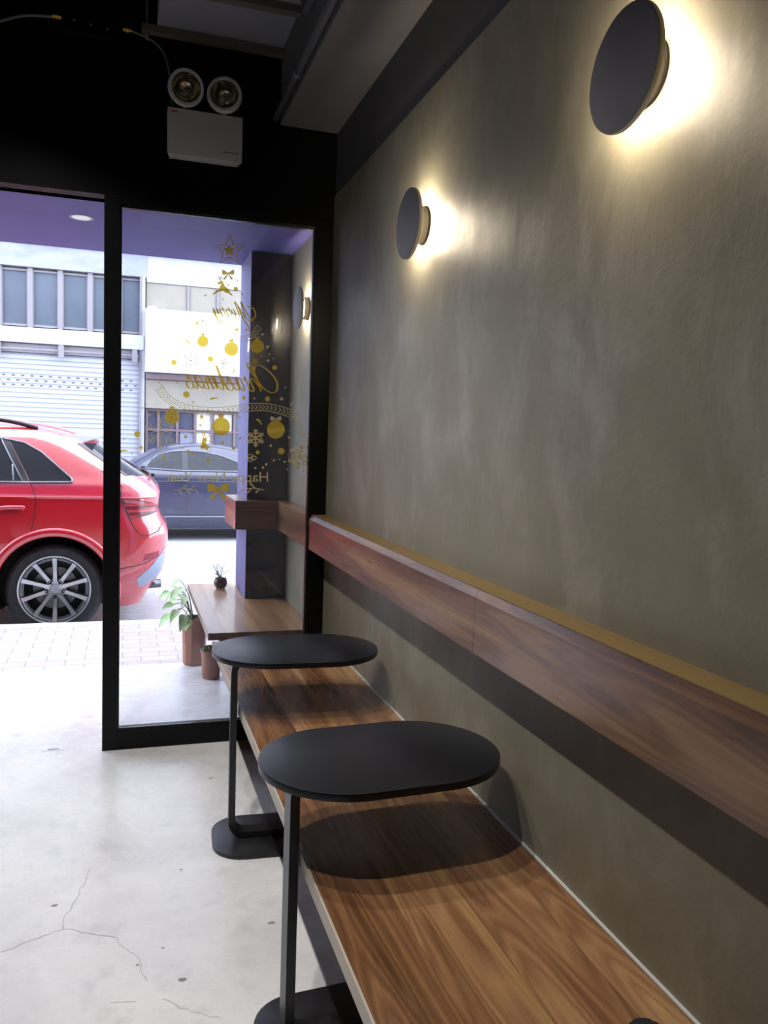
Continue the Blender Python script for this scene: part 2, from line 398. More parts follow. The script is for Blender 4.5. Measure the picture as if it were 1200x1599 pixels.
b = nb(); box(b, .786, .8495, -1.9, 3.4585, .9942, .9965); obj('top_strip', b, m_railtop, t)
# ------------------------------------------------------------------ sconces
def sconce(y, z, label, x=W, group='round disc sconces on the right wall'):
    t = thing('wall_sconce', label, 'wall lamp', (x, y, z), group)
    b = nb(); lathe(b, [(0, x-.055), (.097, x-.055), (.1010, x-.0530), (.1015, x-.049), (.1005, x-.044), (.095, x-.041), (0, x-.041)], (0, y, z), 'X', 64); obj('disc', b, m_disc, t, 35)
    b = nb(); lathe(b, [(.0975, x-.0408), (.1010, x-.0430), (.1020, x-.0465), (.1018, x-.0510), (.1012, x-.0520)], (0, y, z), 'X', 64); obj('rim', b, m_cream, t, 35)
    b = nb(); lathe(b, [(.046, x-.0408), (.054, x-.0408), (.054, x-.032), (.046, x-.032)], (0, y, z), 'X', 48, closed=True); obj('light_ring', b, m_led, t, 35)
    b = nb(); lathe(b, [(0, x-.0318), (.052, x-.0318), (.0535, x-.030), (.0535, x-.006), (0, x-.006)], (0, y, z), 'X', 48); obj('mount', b, m_cream, t, 35)
    b = nb(); lathe(b, [(0, x-.0058), (.0555, x-.0058), (.0555, x+.0), (0, x+.0)], (0, y, z), 'X', 48); obj('gasket', b, m_dark, t, 35)
    for s in (-1, 1):
        b = nb(); lathe(b, [(0, .0015), (.003, .001), (.0035, 0)], (x-.02, y, z+s*.0538), 'Z', 10)
        if s < 0: bmesh.ops.scale(b, vec=(1, 1, 1), verts=b.verts)
        obj('screw', b, m_metal, t)
    return t
sconce(1.242, 1.968, 'large looking round grey disc wall lamp at the top right, lighting olive plaster')
sconce(2.335, 1.9735, 'round grey disc wall lamp indoors halfway along the olive wall towards the window')
sconce(3.94, 1.958, 'round grey disc wall lamp outside, seen through the window beside the black column')
# ------------------------------------------------------------------ C-shaped side tables
def stadium(cx, cy, L, Wd, n=20, ang=0):
    r = Wd/2; a = L/2-r; P = []
    for k in range(n+1): th = -math.pi/2+math.pi*k/n; P.append((a+r*math.cos(th), r*math.sin(th)))
    for k in range(n+1): th = math.pi/2+math.pi*k/n; P.append((-a+r*math.cos(th), r*math.sin(th)))
    return [(cx+x*math.cos(ang)-y*math.sin(ang), cy+x*math.sin(ang)+y*math.cos(ang)) for x, y in P]
def cflat(bm, cx, cy, x0, xt, xb, zb, zt, wd, th, R, ang):
    """flat bar bent to a C: top arm, upright at x0, bottom arm"""
    path = []
    path.append((xt, zt))
    for k in range(9): a = math.pi/2+math.pi/2*k/8; path.append((x0+R+R*math.cos(a), zt-R+R*math.sin(a)))
    for k in range(9): a = math.pi+math.pi/2*k/8; path.append((x0+R+R*math.cos(a), zb+R+R*math.sin(a)))
    path.append((xb, zb))
    inner = []
    m = len(path)
    for i, p in enumerate(path):
        q0 = path[max(i-1, 0)]; q1 = path[min(i+1, m-1)]; d = (q1[0]-q0[0], q1[1]-q0[1]); l = math.hypot(*d)
        inner.append((p[0]-d[1]/l*th, p[1]+d[0]/l*th))
    ca, sa = math.cos(ang), math.sin(ang)
    T = lambda x, y, z: (cx+x*ca-y*sa, cy+x*sa+y*ca, z)
    rows = [[bm.verts.new(T(p[0], s*wd/2, p[1])) for p in path] for s in (-1, 1)] + [[bm.verts.new(T(p[0], s*wd/2, p[1])) for p in inner] for s in (1, -1)]
    for j in range(4):
        A, B = rows[j], rows[(j+1) % 4]
        for i in range(m-1): bm.faces.new((A[i], A[i+1], B[i+1], B[i]))
    for i in (0, m-1): bm.faces.new([rows[j][i] for j in range(4)])
    bmesh.ops.recalc_face_normals(bm, faces=bm.faces)
    bmesh.ops.bevel(bm, geom=[e for e in bm.edges if e.calc_face_angle(0) > .9], offset=.0015, segments=2, affect='EDGES')
def ctable(cx, cy, ang, label, L=.545, Wd=.375):
    t = thing('side_table', label, 'side table', (cx, cy, 0), 'black C-shaped side tables over the bench')
    b = nb(); prism(b, stadium(cx, cy, L, Wd, 24, ang), .623, .640, .0025, 2); obj('table_top', b, m_table, t, 40)
    b = nb(); lx = -L/2+.062; cflat(b, cx, cy, lx, .10, .16, .0120, .6228, .052, .021, .055, ang); obj('leg', b, m_leg, t, 40)
    ca, sa = math.cos(ang), math.sin(ang); bx = -L/2+.02+.19
    def rrect(px, py):
        P = []
        for qx, qy, a0 in ((.10, .0425, 0), (-.10, .0425, 90), (-.10, -.0425, 180), (.10, -.0425, 270)):
            for k in range(9): th = math.radians(a0+90*k/8); x_, y_ = qx+.10*math.cos(th), qy+.10*math.sin(th); P.append((px+x_*ca-y_*sa, py+x_*sa+y_*ca))
        return P
    b = nb(); prism(b, rrect(cx+bx*ca, cy+bx*sa), 0, .0118, .002, 2)
    obj('base_plate', b, m_legl, t, 40)
    return t
ctable(.5475, 1.652, math.radians(3.0), 'nearer of two black oval C-shaped tables, its whole oval top in front')
ctable(.545, 2.578, math.radians(-4.0), 'farther black oval C-shaped table, standing next to the window frame')
# black fuzzy thing at the very bottom edge of the picture
t = nb(); bmesh.ops.create_icosphere(t, subdivisions=5, radius=1)
for v in t.verts:
    n_ = noise.noise(v.co*9)*.05+noise.noise(v.co*30)*.03
    v.co = Vector((v.co.x*.031, v.co.y*.040, max(v.co.z, -.75)*.026))*(1+n_)
bmesh.ops.translate(t, verts=t.verts, vec=(.736, .926, .4685))
o = obj('wool_bundle', t, mottled('black_wool', (.003,.003,.004), (.008,.008,.010), 200, .95, .6), None, 60, origin=(.736, .926, .45))
tag(o, 'fuzzy black wool bundle lying on the bench, cut by the bottom edge', 'wool bundle')
# ------------------------------------------------------------------ emergency light
t = thing('emergency_light', 'white twin-head emergency light unit on black wall above the window', 'emergency light', (.30, FY, 2.5))
b = nb(); box(b, .154, .446, 3.395, FY-.001, 2.425, 2.600, .003)
for v in b.verts:
    if v.co.z < 2.45: v.co.x += (.012 if v.co.x < .3 else -.012)*(1 if v.co.y > 3.42 else 0)
body = obj('body', b, m_white, t, 40)
b = nb()
for k in range(3): lathe(b, [(0, -.001), (.0035, -.001), (.0035, 0)], (.172+.007*k, 3.3949, 2.585), 'Y', 10)
obj('red_indicator', b, base('red_led_plastic', (.25,.01,.01), .4), body)
b = nb(); xx = .370
for k in range(13):
    wdt = random.uniform(.002, .005); box(b, xx, xx+wdt, 3.3942, 3.3949, 2.4540, 2.4575+random.uniform(0, .0015)); xx += wdt+.0012
obj('lettering', b, base('grey_print', (.12,.12,.14), .6), body)
for x in (.185, .415):
    for yy in (3.405, 3.44): b = nb(); lathe(b, [(0, -.003), (.005, -.002), (.006, 0)], (x, yy, 2.4249), 'Z', 12); obj('foot_screw', b, m_metal, body)
for x, z, tx, tz in ((.220, 2.676, .05, .12), (.375, 2.668, -.22, -.05)):
    b = nb(); tube(b, [(x, 3.42, 2.598), (x, 3.42, z-.055)], .006, 10); nk = obj('neck', b, m_white, t)
    R = Matrix.Translation((x, 3.40, z)) @ Matrix.Rotation(tx, 4, 'Z') @ Matrix.Rotation(tz, 4, 'X')
    b = nb(); lathe(b, [(.056, -.034), (.066, -.034), (.0695, -.028), (.0695, -.012), (.058, .012), (.035, .035), (0, .040), (0, .034), (.03, .030), (.052, .008), (.056, -.02)], (0, 0, 0), 'Y', 48, closed=True); b.transform(R)
    hd = obj('lamp_head', b, m_white, t, 40)
    b = nb(); lathe(b, [(.0555, -.022), (.050, 0), (.038, .016), (.018, .024), (0, .026)], (0, 0, 0), 'Y', 40)
    for v in b.verts: v.co += Vector((0, .0018*math.sin(60*v.co.x)*math.sin(60*v.co.z), 0))
    b.transform(R); obj('reflector', b, base('mirror_reflector', (.75,.68,.50), .12, 1), hd, 60)
    b = nb(); lathe(b, [(0, -.008), (.008, -.004), (.009, .02), (0, .024)], (0, 0, 0), 'Y', 16); b.transform(R); obj('bulb', b, m_lens, hd, 60)
    b = nb(); lathe(b, [(.0558, -.027), (.042, -.0315), (.022, -.034), (0, -.035)], (0, 0, 0), 'Y', 48)
    for v in b.verts: v.co.y += .0008*math.sin(220*v.co.x)
    b.transform(R); obj('lens', b, m_lens, hd, 60)
# ------------------------------------------------------------------ cables and junction box on the black wall
o = obj('flexible_conduit', tube(nb(), spline([(x, 3.45, z) for x, z in [(-.62,2.76),(-.447,2.833),(-.36,2.868),(-.257,2.882)]]), .006, 10), m_conduit, None, None, origin=(-.62, 3.45, 2.76))
tag(o, 'grey flexible conduit rising from picture edge into the dark junction box', 'conduit')
t = thing('junction_box', 'black junction box with brass cable glands high on the black wall', 'junction box', (-.12, FY, 2.84))
b = nb(); box(b, -.235, -.015, 3.43, FY-.001, 2.83, 2.90, .004); obj('body', b, m_black, t)
for s, x in ((-1, -.235), (1, -.015)):
    b = nb(); lathe(b, [(0, 0), (.0095, 0), (.0095, .010), (.012, .012), (.012, .020), (.008, .022), (.008, .032), (0, .032)], (0, 0, 0), 'X', 6)
    bmesh.ops.scale(b, vec=(s, 1, 1), verts=b.verts); bmesh.ops.recalc_face_normals(b, faces=b.faces); bmesh.ops.translate(b, verts=b.verts, vec=(x+s*.0005, 3.45, 2.8825 if s < 0 else 2.880)); obj('cable_gland', b, m_brass, t)
for x, z in ((-.19, 2.872), (-.13, 2.868), (-.07, 2.862)):
    b = nb(); lathe(b, [(0, -.003), (.004, -.002), (.005, 0)], (x, 3.4299, z), 'Y', 12); obj('screw', b, m_metal, t)
o = obj('power_cable', tube(nb(), spline([(.018,3.45,2.880),(.057,3.45,2.871),(.107,3.45,2.852),(.144,3.45,2.81),(.164,3.448,2.734),(.171,3.446,2.66),(.172,3.446,2.602)]), .0045, 10), m_conduit, None, None, origin=(.018, 3.45, 2.88))
tag(o, 'grey cable curving down from the junction box to the emergency light', 'cable')
# ------------------------------------------------------------------ ceiling duct, struts and pipes
t = thing('ceiling_duct', 'flat grey metal duct hung under the dark ceiling near front wall', 'duct', (.36, 2.6, 2.9))
b = nb(); box(b, .112, .610, .4, 3.452, 2.905, 3.05, .004); obj('duct_body', b, m_duct, t)
for i, (x0, x1, y) in enumerate(((.055, .640, 3.435), (.10, .700, 3.09))):
    t = thing('strut_channel', ('dim metal channel under the duct directly above the emergency light', 'dim metal channel under the duct, the one nearer the camera at top')[i], 'channel', ((x0+x1)/2, y, 2.88), 'channels under the duct')
    b = nb()
    box(b, x0, x1, y-.02, y+.02, 2.878, 2.882); box(b, x0, x1, y-.02, y-.017, 2.882, 2.903); box(b, x0, x1, y+.017, y+.02, 2.882, 2.903)
    obj('channel', b, m_strut, t)
    for x in (x0+.02, x1-.02):
        b = nb(); tube(b, [(x, y, 2.85), (x, y, CEIL-.001)], .005, 8); r_ = obj('threaded_rod', b, m_strut, t)
        b = nb(); lathe(b, [(0, 0), (.011, 0), (.011, .009), (0, .009)], (x, y, 2.8685), 'Z', 6); obj('nut', b, m_strut, r_)
t = thing('conduit_pipe', 'grey conduit pipe with coupling running beside the boxed beam', 'pipe', (.585, 2, 2.65))
b = nb(); tube(b, [(.590, -2.1, 2.642), (.590, 3.455, 2.642)], .0155, 16); obj('pipe', b, m_pipe, t)
for y in (3.02, 1.1):
    b = nb(); tube(b, [(.590, y-.03, 2.642), (.590, y+.03, 2.642)], .019, 16); obj('coupling', b, m_pipe, t)
t = thing('upper_conduit_pipe', 'second grey conduit pipe higher up behind the beam conduit', 'pipe', (.575, 1, 2.79))
b = nb(); tube(b, [(.590, -2.1, 2.80), (.590, 2.9, 2.80), (.590, 2.93, 2.83), (.590, 2.93, CEIL-.001)], .013, 14); obj('pipe', b, m_pipe, t)
# ------------------------------------------------------------------ spotlights on a track (above the picture)
t = thing('lighting_track', 'black lighting track hung under the ceiling above the walkway', 'track', (-.32, 1, 3.0))
b = nb(); box(b, -.337, -.303, -1.2, 3.0, 3.02, 3.055); obj('track', b, m_frame, t)
for y in (-.8, 1, 2.8): 
    b = nb(); tube(b, [(-.32, y, 3.055), (-.32, y, CEIL-.001)], .006, 8); obj('hanger', b, m_frame, t)
for i, (x, y) in enumerate(SPOTS):
    t = thing('track_spotlight', ['black can spotlight nearest the window, hanging from the track', 'black can spotlight second from the window on the track', 'black can spotlight third from the window on the track'][i], 'spotlight', (x, y, SPOT_Z), 'spotlights on the track')
    b = nb(); lathe(b, [(.032, 0), (.035, 0), (.035, .10), (0, .10), (0, .097), (.032, .097)], (x, y, SPOT_Z-.005), 'Z', 28, closed=True); obj('housing', b, m_frame, t, 40)
    ld = bpy.data.lights.new('spot_beam', 'SPOT'); ld.energy = SPOT_W; ld.color = (1.0, .95, .89); ld.spot_size = math.radians(125); ld.spot_blend = .8; ld.shadow_soft_size = .022
    lo = bpy.data.objects.new('spot_beam', ld); C.objects.link(lo); lo.parent = t; lo.location = (0, 0, -.01); lo.rotation_euler = (0, math.radians(8), 0)
# ================================================================== OUTSIDE: porch
struct('wall_porch', box(nb(), W, 1.05, 3.5305, 4.76, 0, 2.3), m_plaster)
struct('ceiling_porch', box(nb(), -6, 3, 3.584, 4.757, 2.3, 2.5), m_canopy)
struct('trim_2', box(nb(), -1.15, W, 3.531, 3.584, 2.2555, 2.5), m_pink)
struct('wall_facade_upper', box(nb(), -6, 3, 3.7, 4.757, 2.5, 9), base('facade_paint', (.5,.5,.5), .7))
struct('wall_neighbour_left', box(nb(), -6, -2.4, 3.6, 4.757, -.2, 2.3), m_room)
struct('wall_neighbour_right', box(nb(), 1.05, 3, 3.6, 4.757, -.2, 2.3), m_room)
b = nb(); box(b, .632, W, 4.362, 4.756, 0, 2.3)
b.normal_update()
for f in b.faces: f.material_index = 1 if f.normal.y < -.5 else 0
col_ = obj('porch_column', b, [m_colside, m_tile], None); col_['kind'] = 'structure'; col_.name = 'wall_column'
t = thing('recessed_downlight', 'round white recessed downlight in the skylight-tinted porch ceiling', 'ceiling light', (-.192, 4.06, 2.3))
b = nb(); lathe(b, [(.040, 0), (.050, -.002), (.052, 0)], (-.192, 4.06, 2.2995), 'Z', 40); obj('trim_ring', b, m_white, t, 40)
b = nb(); lathe(b, [(0, -.0008), (.040, -.0008), (.040, 0)], (-.192, 4.06, 2.2995), 'Z', 40); obj('diffuser', b, emit('downlight_diffuser', (.85,.9,1), .75), t)
# terrace bench and rails
t = thing('terrace_bench', 'wooden bench top outside the window under the black column', 'bench', (.6, 4.2, 0))
b = nb(); box(b, .362, .8495, 3.60, 4.358, .417, .45, .0015); box(b, .362, .6315, 4.358, 4.84, .417, .45, .0015); obj('seat', b, m_bench2, t)
b = nb(); box(b, .42, .8495, 3.66, 3.70, .36, .4168); box(b, .78, .8495, 3.66, 4.3, .33, .3598); obj('support', b, m_frame, t)
t = thing('terrace_rail', 'boxed wooden rail outside, wrapping round the black column', 'rail', (.7, 4.2, .92))
b = nb(); box(b, .785, .8495, 3.532, 4.27, .838, .990, .001); obj('side_board', b, m_rail, t)
b = nb(); box(b, .560, .8495, 4.2705, 4.3615, .838, .990, .001); obj('front_board', b, m_railx, t)
b = nb(); box(b, .560, .6315, 4.362, 4.72, .838, .990, .001); obj('end_board', b, m_rail, t)
# ------------------------------------------------------------------ pots and plants
m_terra = mottled('terracotta', (.30,.125,.085), (.38,.17,.12), 6, .75, .2)
m_soil = mottled('soil', (.03,.02,.015), (.06,.04,.03), 60, .95, .5)
m_leaf = mottled('pale_green_leaf', (.26,.48,.12), (.58,.72,.42), 14, .45, .1)
m_leafd = mottled('deep_green_leaf', (.06,.17,.03), (.16,.32,.08), 12, .45, .1)
m_stem = base('stem', (.12,.18,.06), .6)
def leaf(bm, p, d, up, L, Wd, droop=.4):
    d = Vector(d).normalized(); s = d.cross(Vector(up)).normalized(); u = s.cross(d).normalized(); n = 6; rows = []
    for i in range(n+1):
        t = i/n; c = Vector(p)+d*L*t - Vector((0,0,1))*droop*L*t*t; wdt = Wd*math.sin(math.pi*min(1, t*.93+.07))**.8*(1-.35*t)
        if i == n: wdt = .0005
        rows.append([bm.verts.new(c-s*wdt+u*wdt*.25), bm.verts.new(c), bm.verts.new(c+s*wdt+u*wdt*.25)])
    for A, B in zip(rows[:-1], rows[1:]):
        for k in (0, 1): bm.faces.new((A[k], A[k+1], B[k+1], B[k])).smooth = True
t = thing('potted_plant', 'green leafy plant in tall faceted terracotta pot beside the terrace bench', 'potted plant', (.395, 4.72, 0))
b = nb(); n = 10; px_, py_ = .397, 4.73
for (r0, z0, r1, z1) in ((.060, 0, .070, .262),):
    pass
lathe(b, [(0, 0), (.060, 0), (.064, .012), (.072, .272), (.066, .275), (.064, .262), (.060, .25), (0, .25)], (px_, py_, 0), 'Z', 10); pot = obj('pot', b, m_terra, t)
b = nb(); lathe(b, [(0, .258), (.063, .256)], (px_, py_, 0), 'Z', 10); obj('soil', b, m_soil, t)
rnd = random.Random(3); bs, bl = nb(), nb()
tips = [((.31,4.66,.44),.062),((.262,4.66,.30),.066),((.30,4.62,.33),.06),((.285,4.68,.415),.05),((.345,4.64,.40),.055),((.335,4.62,.30),.062),((.31,4.70,.49),.045),((.25,4.70,.42),.045),((.30,4.72,.37),.055),((.335,4.68,.44),.05),((.27,4.64,.36),.055),((.36,4.62,.27),.05),((.33,4.84,.38),.05),((.28,4.78,.44),.05),((.345,4.59,.26),.05)]
for (tp, L) in tips:
    tp = Vector(tp); b0 = Vector((px_+rnd.uniform(-.02,.0), py_+rnd.uniform(-.02,.02), .258)); tp.z += .01
    midp = b0.lerp(tp, .5)+Vector((0, 0, .05)); tube(bs, spline([b0, midp, tp], 5), .0022, 6)
    d = (tp-b0); d.z = rnd.uniform(-.04, .03); leaf(bl, tp, d, (rnd.uniform(-.3,.3), rnd.uniform(-.9,-.4), 1), L*1.35, L*.50, rnd.uniform(.3,.9))
obj('stems', bs, m_stem, t); obj('leaves', bl, m_leaf, t); 
t = thing('small_potted_plant', 'small round terracotta pot with sprout under the terrace bench', 'potted plant', (.462, 4.43, 0))
b = nb(); lathe(b, [(0,0),(.045,0),(.047,.004),(.055,.148),(.060,.150),(.060,.166),(.055,.167),(.053,.155),(.050,.145),(0,.145)], (.464, 4.43, 0), 'Z', 40); obj('pot', b, m_terra, t, 40)
b = nb(); lathe(b, [(.0535, .1672), (.0605, .1672), (.0608, .160)], (.464, 4.43, 0), 'Z', 40); obj('dark_rim', b, m_dark, t)
b = nb(); lathe(b, [(0, .150), (.052, .150)], (.464, 4.43, 0), 'Z', 30); obj('soil', b, m_soil, t)
b = nb()
for k in range(14):
    a = rnd.uniform(0, 6.28); leaf(b, (.445+.012*math.cos(a), 4.41+.012*math.sin(a), .15+rnd.uniform(.0,.02)), (math.cos(a), math.sin(a), rnd.uniform(.4,1.6)), (0,0,1), .035, .011, .4)
obj('leaves', b, m_leafd, t)
t = thing('bonsai_pot', 'little dark round pot with thin bare twigs on the terrace bench', 'potted plant', (.535, 4.665, .45))
b = nb(); lathe(b, [(0,.006),(.022,.006),(.032,.014),(.0385,.032),(.037,.048),(.031,.056),(.034,.060),(.033,.063),(.028,.062),(.027,.052),(0,.052)], (.535, 4.665, .45), 'Z', 36); obj('pot', b, base('brown_glaze', (.035,.022,.022), .3), t, 40)
for k in range(3):
    a = 2.1*k+.4; b = nb(); lathe(b, [(0,0),(.006,0),(.007,.009),(0,.010)], (.535+.021*math.cos(a), 4.665+.021*math.sin(a), .4505), 'Z', 10); obj('foot', b, base('brown_glaze_foot', (.03,.02,.02), .4), t)
b = nb(); lathe(b, [(0,.056),(.0275,.054)], (.535, 4.665, .45), 'Z', 24); obj('soil', b, m_soil, t)
bt, bl = nb(), nb()
for k in range(15):
    p = Vector((.535+rnd.uniform(-.006,.006), 4.665, .504)); a = rnd.uniform(0, 6.28); sp = rnd.uniform(.2, 1.0)
    d = Vector((math.cos(a)*sp*.65, math.sin(a)*sp*.3, 1)).normalized(); pts = [p]
    L = rnd.uniform(.05, .115)
    for q in range(5):
        d = (d+Vector((rnd.uniform(-.3,.3), rnd.uniform(-.3,.3), rnd.uniform(-.35,.15)))).normalized(); pts.append(pts[-1]+d*L/5)
    tube(bt, spline(pts, 3), .0013, 5)
    for q in range(7):
        c = pts[rnd.randint(1, 5)]; dd = Vector((rnd.uniform(-1,1), rnd.uniform(-1,1), rnd.uniform(-.3,1)))
        leaf(bl, c, dd, (0.1,0.2,1), .010, .003, .2)
obj('twigs', bt, base('twig_bark', (.16,.13,.10), .8), t); obj('leaves', bl, mottled('grey_green_leaf', (.18,.20,.13), (.30,.32,.22), 30, .7), t)
# ================================================================== OUTSIDE: street
struct('floor_pavement', box(nb(), -8, 8, 4.762, 5.80, -.25, 0), m_paver)
struct('floor_neighbour_porch', box(nb(), -8, -2.401, 3.6, 4.760, -.25, -.001), m_floor)
struct('trim_kerb', box(nb(), -8, 8, 5.802, 5.935, -.25, .0, .008), m_kerb)
struct('floor_street', box(nb(), -14, 14, 5.937, 13.9, -.4, -.20), m_asphalt)
struct('floor_far_pavement', box(nb(), -14, 14, 13.9, 15.99, -.4, -.06, .01), m_kerb)
m_road = base('road_paint', (.80,.80,.78), .6)
b = nb(); box(b, .05, .86, 9.32, 9.44, -.1998, -.197); box(b, .74, .86, 8.2, 9.32, -.1998, -.197)
tag(obj('bay_marking', b, m_road, None, None, origin=(.5, 9, -.2)), 'white painted corner line on the street behind the red car', 'road marking')
# ------------------------------------------------------------------ cars
def interp(tb, z):
    if z <= tb[0][0]: return tb[0][1]
    for (a, b_), (c, d) in zip(tb[:-1], tb[1:]):
        if z <= c: return b_+(d-b_)*(z-a)/(c-a)
    return tb[-1][1]
class Car:
    """body = stack of rounded plan outlines; dir=+1: the rear points to +x"""
    def __init__(s, yc, rear, front, half, a, bcorner, zs):
        s.yc, s.rear, s.front, s.half, s.a, s.b, s.zs = yc, rear, front, half, a, bcorner, zs
    def plan(s, z, n=18):
        xr, xf, w_ = interp(s.rear, z), interp(s.front, z), interp(s.half, z); P = []
        L = xr-xf; aa = min(s.a, L*.45); bb = min(s.b, w_*.92); e = 2.0/2.4
        for k in range(n+1):                              # rear corner: from side to back face
            th = math.pi/2*k/n; P.append((xr-aa+aa*math.sin(th)**e, w_-bb+bb*math.cos(th)**e))
        P.append((xr+.02*(w_-bb), (w_-bb)*.5)); P.append((xr+.03*(w_-bb), 0))
        m = [(x, -y) for x, y in P[::-1][1:]]; P = P+m    # mirrored rear half
        Q = []
        for k in range(n+1):
            th = math.pi/2*k/n; Q.append((xf+aa-aa*math.sin(th)**e, w_-bb+bb*math.cos(th)**e))
        Q.append((xf-.03, (w_-bb)*.5)); Q.append((xf-.04, 0)); Q = Q+[(x, -y) for x, y in Q[::-1][1:]]
        return [(x, s.yc-y) for x, y in P]+[(x, s.yc-y) for x, y in Q[::-1]]
    def w(s, x, z):
        xr, xf, w_ = interp(s.rear, z), interp(s.front, z), interp(s.half, z)
        aa = min(s.a, (xr-xf)*.45); bb = min(s.b, w_*.92); e = 2.4
        for edge, sg in ((xr, 1), (xf, -1)):
            q = (x-(edge-sg*aa))*sg/aa
            if q > 0: return w_-bb+bb*max(0, 1-min(q, 1)**e)**(1/e)
        return w_
    def near(s, x, z, off=.0): return Vector((x, s.yc-s.w(x, z)-off, z))
    def body(s):
        b = nb(); rings = [[b.verts.new((x, y, z)) for x, y in s.plan(z)] for z in s.zs]; n = len(rings[0])
        for A, B in zip(rings[:-1], rings[1:]):
            for k in range(n): b.faces.new((A[k], A[(k+1) % n], B[(k+1) % n], B[k]))
        b.faces.new(rings[0][::-1]); b.faces.new(rings[-1]); bmesh.ops.recalc_face_normals(b, faces=b.faces)
        return b
    def patch(s, top, bot, off=.004, n=24, rows=8, thick=0):
        """panel on the near side between two (x,z) curves"""
        def res(pts):
            P = [Vector((*p, 0)) for p in pts]; ls = [0]
            for a, c in zip(P[:-1], P[1:]): ls.append(ls[-1]+(c-a).length)
            out = []
            for k in range(n+1):
                d = ls[-1]*k/n; j = 0
                while j < len(P)-2 and ls[j+1] < d: j += 1
                tt = (d-ls[j])/max(1e-9, ls[j+1]-ls[j]); out.append(P[j].lerp(P[j+1], min(1, tt)))
            return out
        T, B = res(top), res(bot); b = nb(); g = []
        for j in range(rows+1): g.append([b.verts.new(s.near(*(T[i].lerp(B[i], j/rows))[:2], off)) for i in range(n+1)])
        for j in range(rows):
            for i in range(n): b.faces.new((g[j][i], g[j][i+1], g[j+1][i+1], g[j+1][i])).smooth = True
        return b
    def line(s, pts, r=.003, off=.0, n=6, sub=6):
        P = []
        for p, q in zip(pts[:-1], pts[1:]):
            for k in range(sub): t = k/sub; P.append((p[0]+(q[0]-p[0])*t, p[1]+(q[1]-p[1])*t))
        P.append(pts[-1]); return tube(nb(), [s.near(x, z, off) for x, z in P], r, n)
def carve(o, wells, mat):
    """cut the wheel wells out of the body"""
    for (x, y, z, r, d) in wells:
        b = nb(); lathe(b, [(0, -d), (r, -d), (r, d), (0, d)], (x, y, z), 'Y', 48)
        me = bpy.data.meshes.new('well_cutter'); b.to_mesh(me); b.free(); me.materials.append(mat)
        k = bpy.data.objects.new('well_cutter', me); C.objects.link(k)
        md = o.modifiers.new('well', 'BOOLEAN'); md.object = k; md.operation = 'DIFFERENCE'; md.solver = 'EXACT'
        try: md.material_mode = 'TRANSFER'
        except Exception: pass
        bpy.context.view_layer.update(); dg = bpy.context.evaluated_depsgraph_get()
        off = o.matrix_world.inverted()
        me2 = bpy.data.meshes.new_from_object(o.evaluated_get(dg)); o.modifiers.clear(); o.data = me2
        bpy.data.objects.remove(k)
    for p in o.data.polygons: p.use_smooth = True
def smooth_by_angle(o, deg):
    b = nb(); b.from_mesh(o.data)
    for e in b.edges: e.smooth = not (len(e.link_faces) == 2 and e.calc_face_angle(0) > math.radians(deg))
    for f in b.faces: f.smooth = True
    b.to_mesh(o.data); b.free()
m_tyre = mottled('tyre_rubber', (.012,.012,.014), (.022,.022,.025), 20, .7, .2)
m_rim = base('machined_alloy', (.62,.60,.62), .28, .85); m_rimd = base('grey_alloy_back', (.16,.16,.18), .35, .8)
m_cap = base('wheel_cap', (.35,.34,.37), .3, .7); m_disc2 = base('brake_disc', (.20,.19,.19), .4, .8)
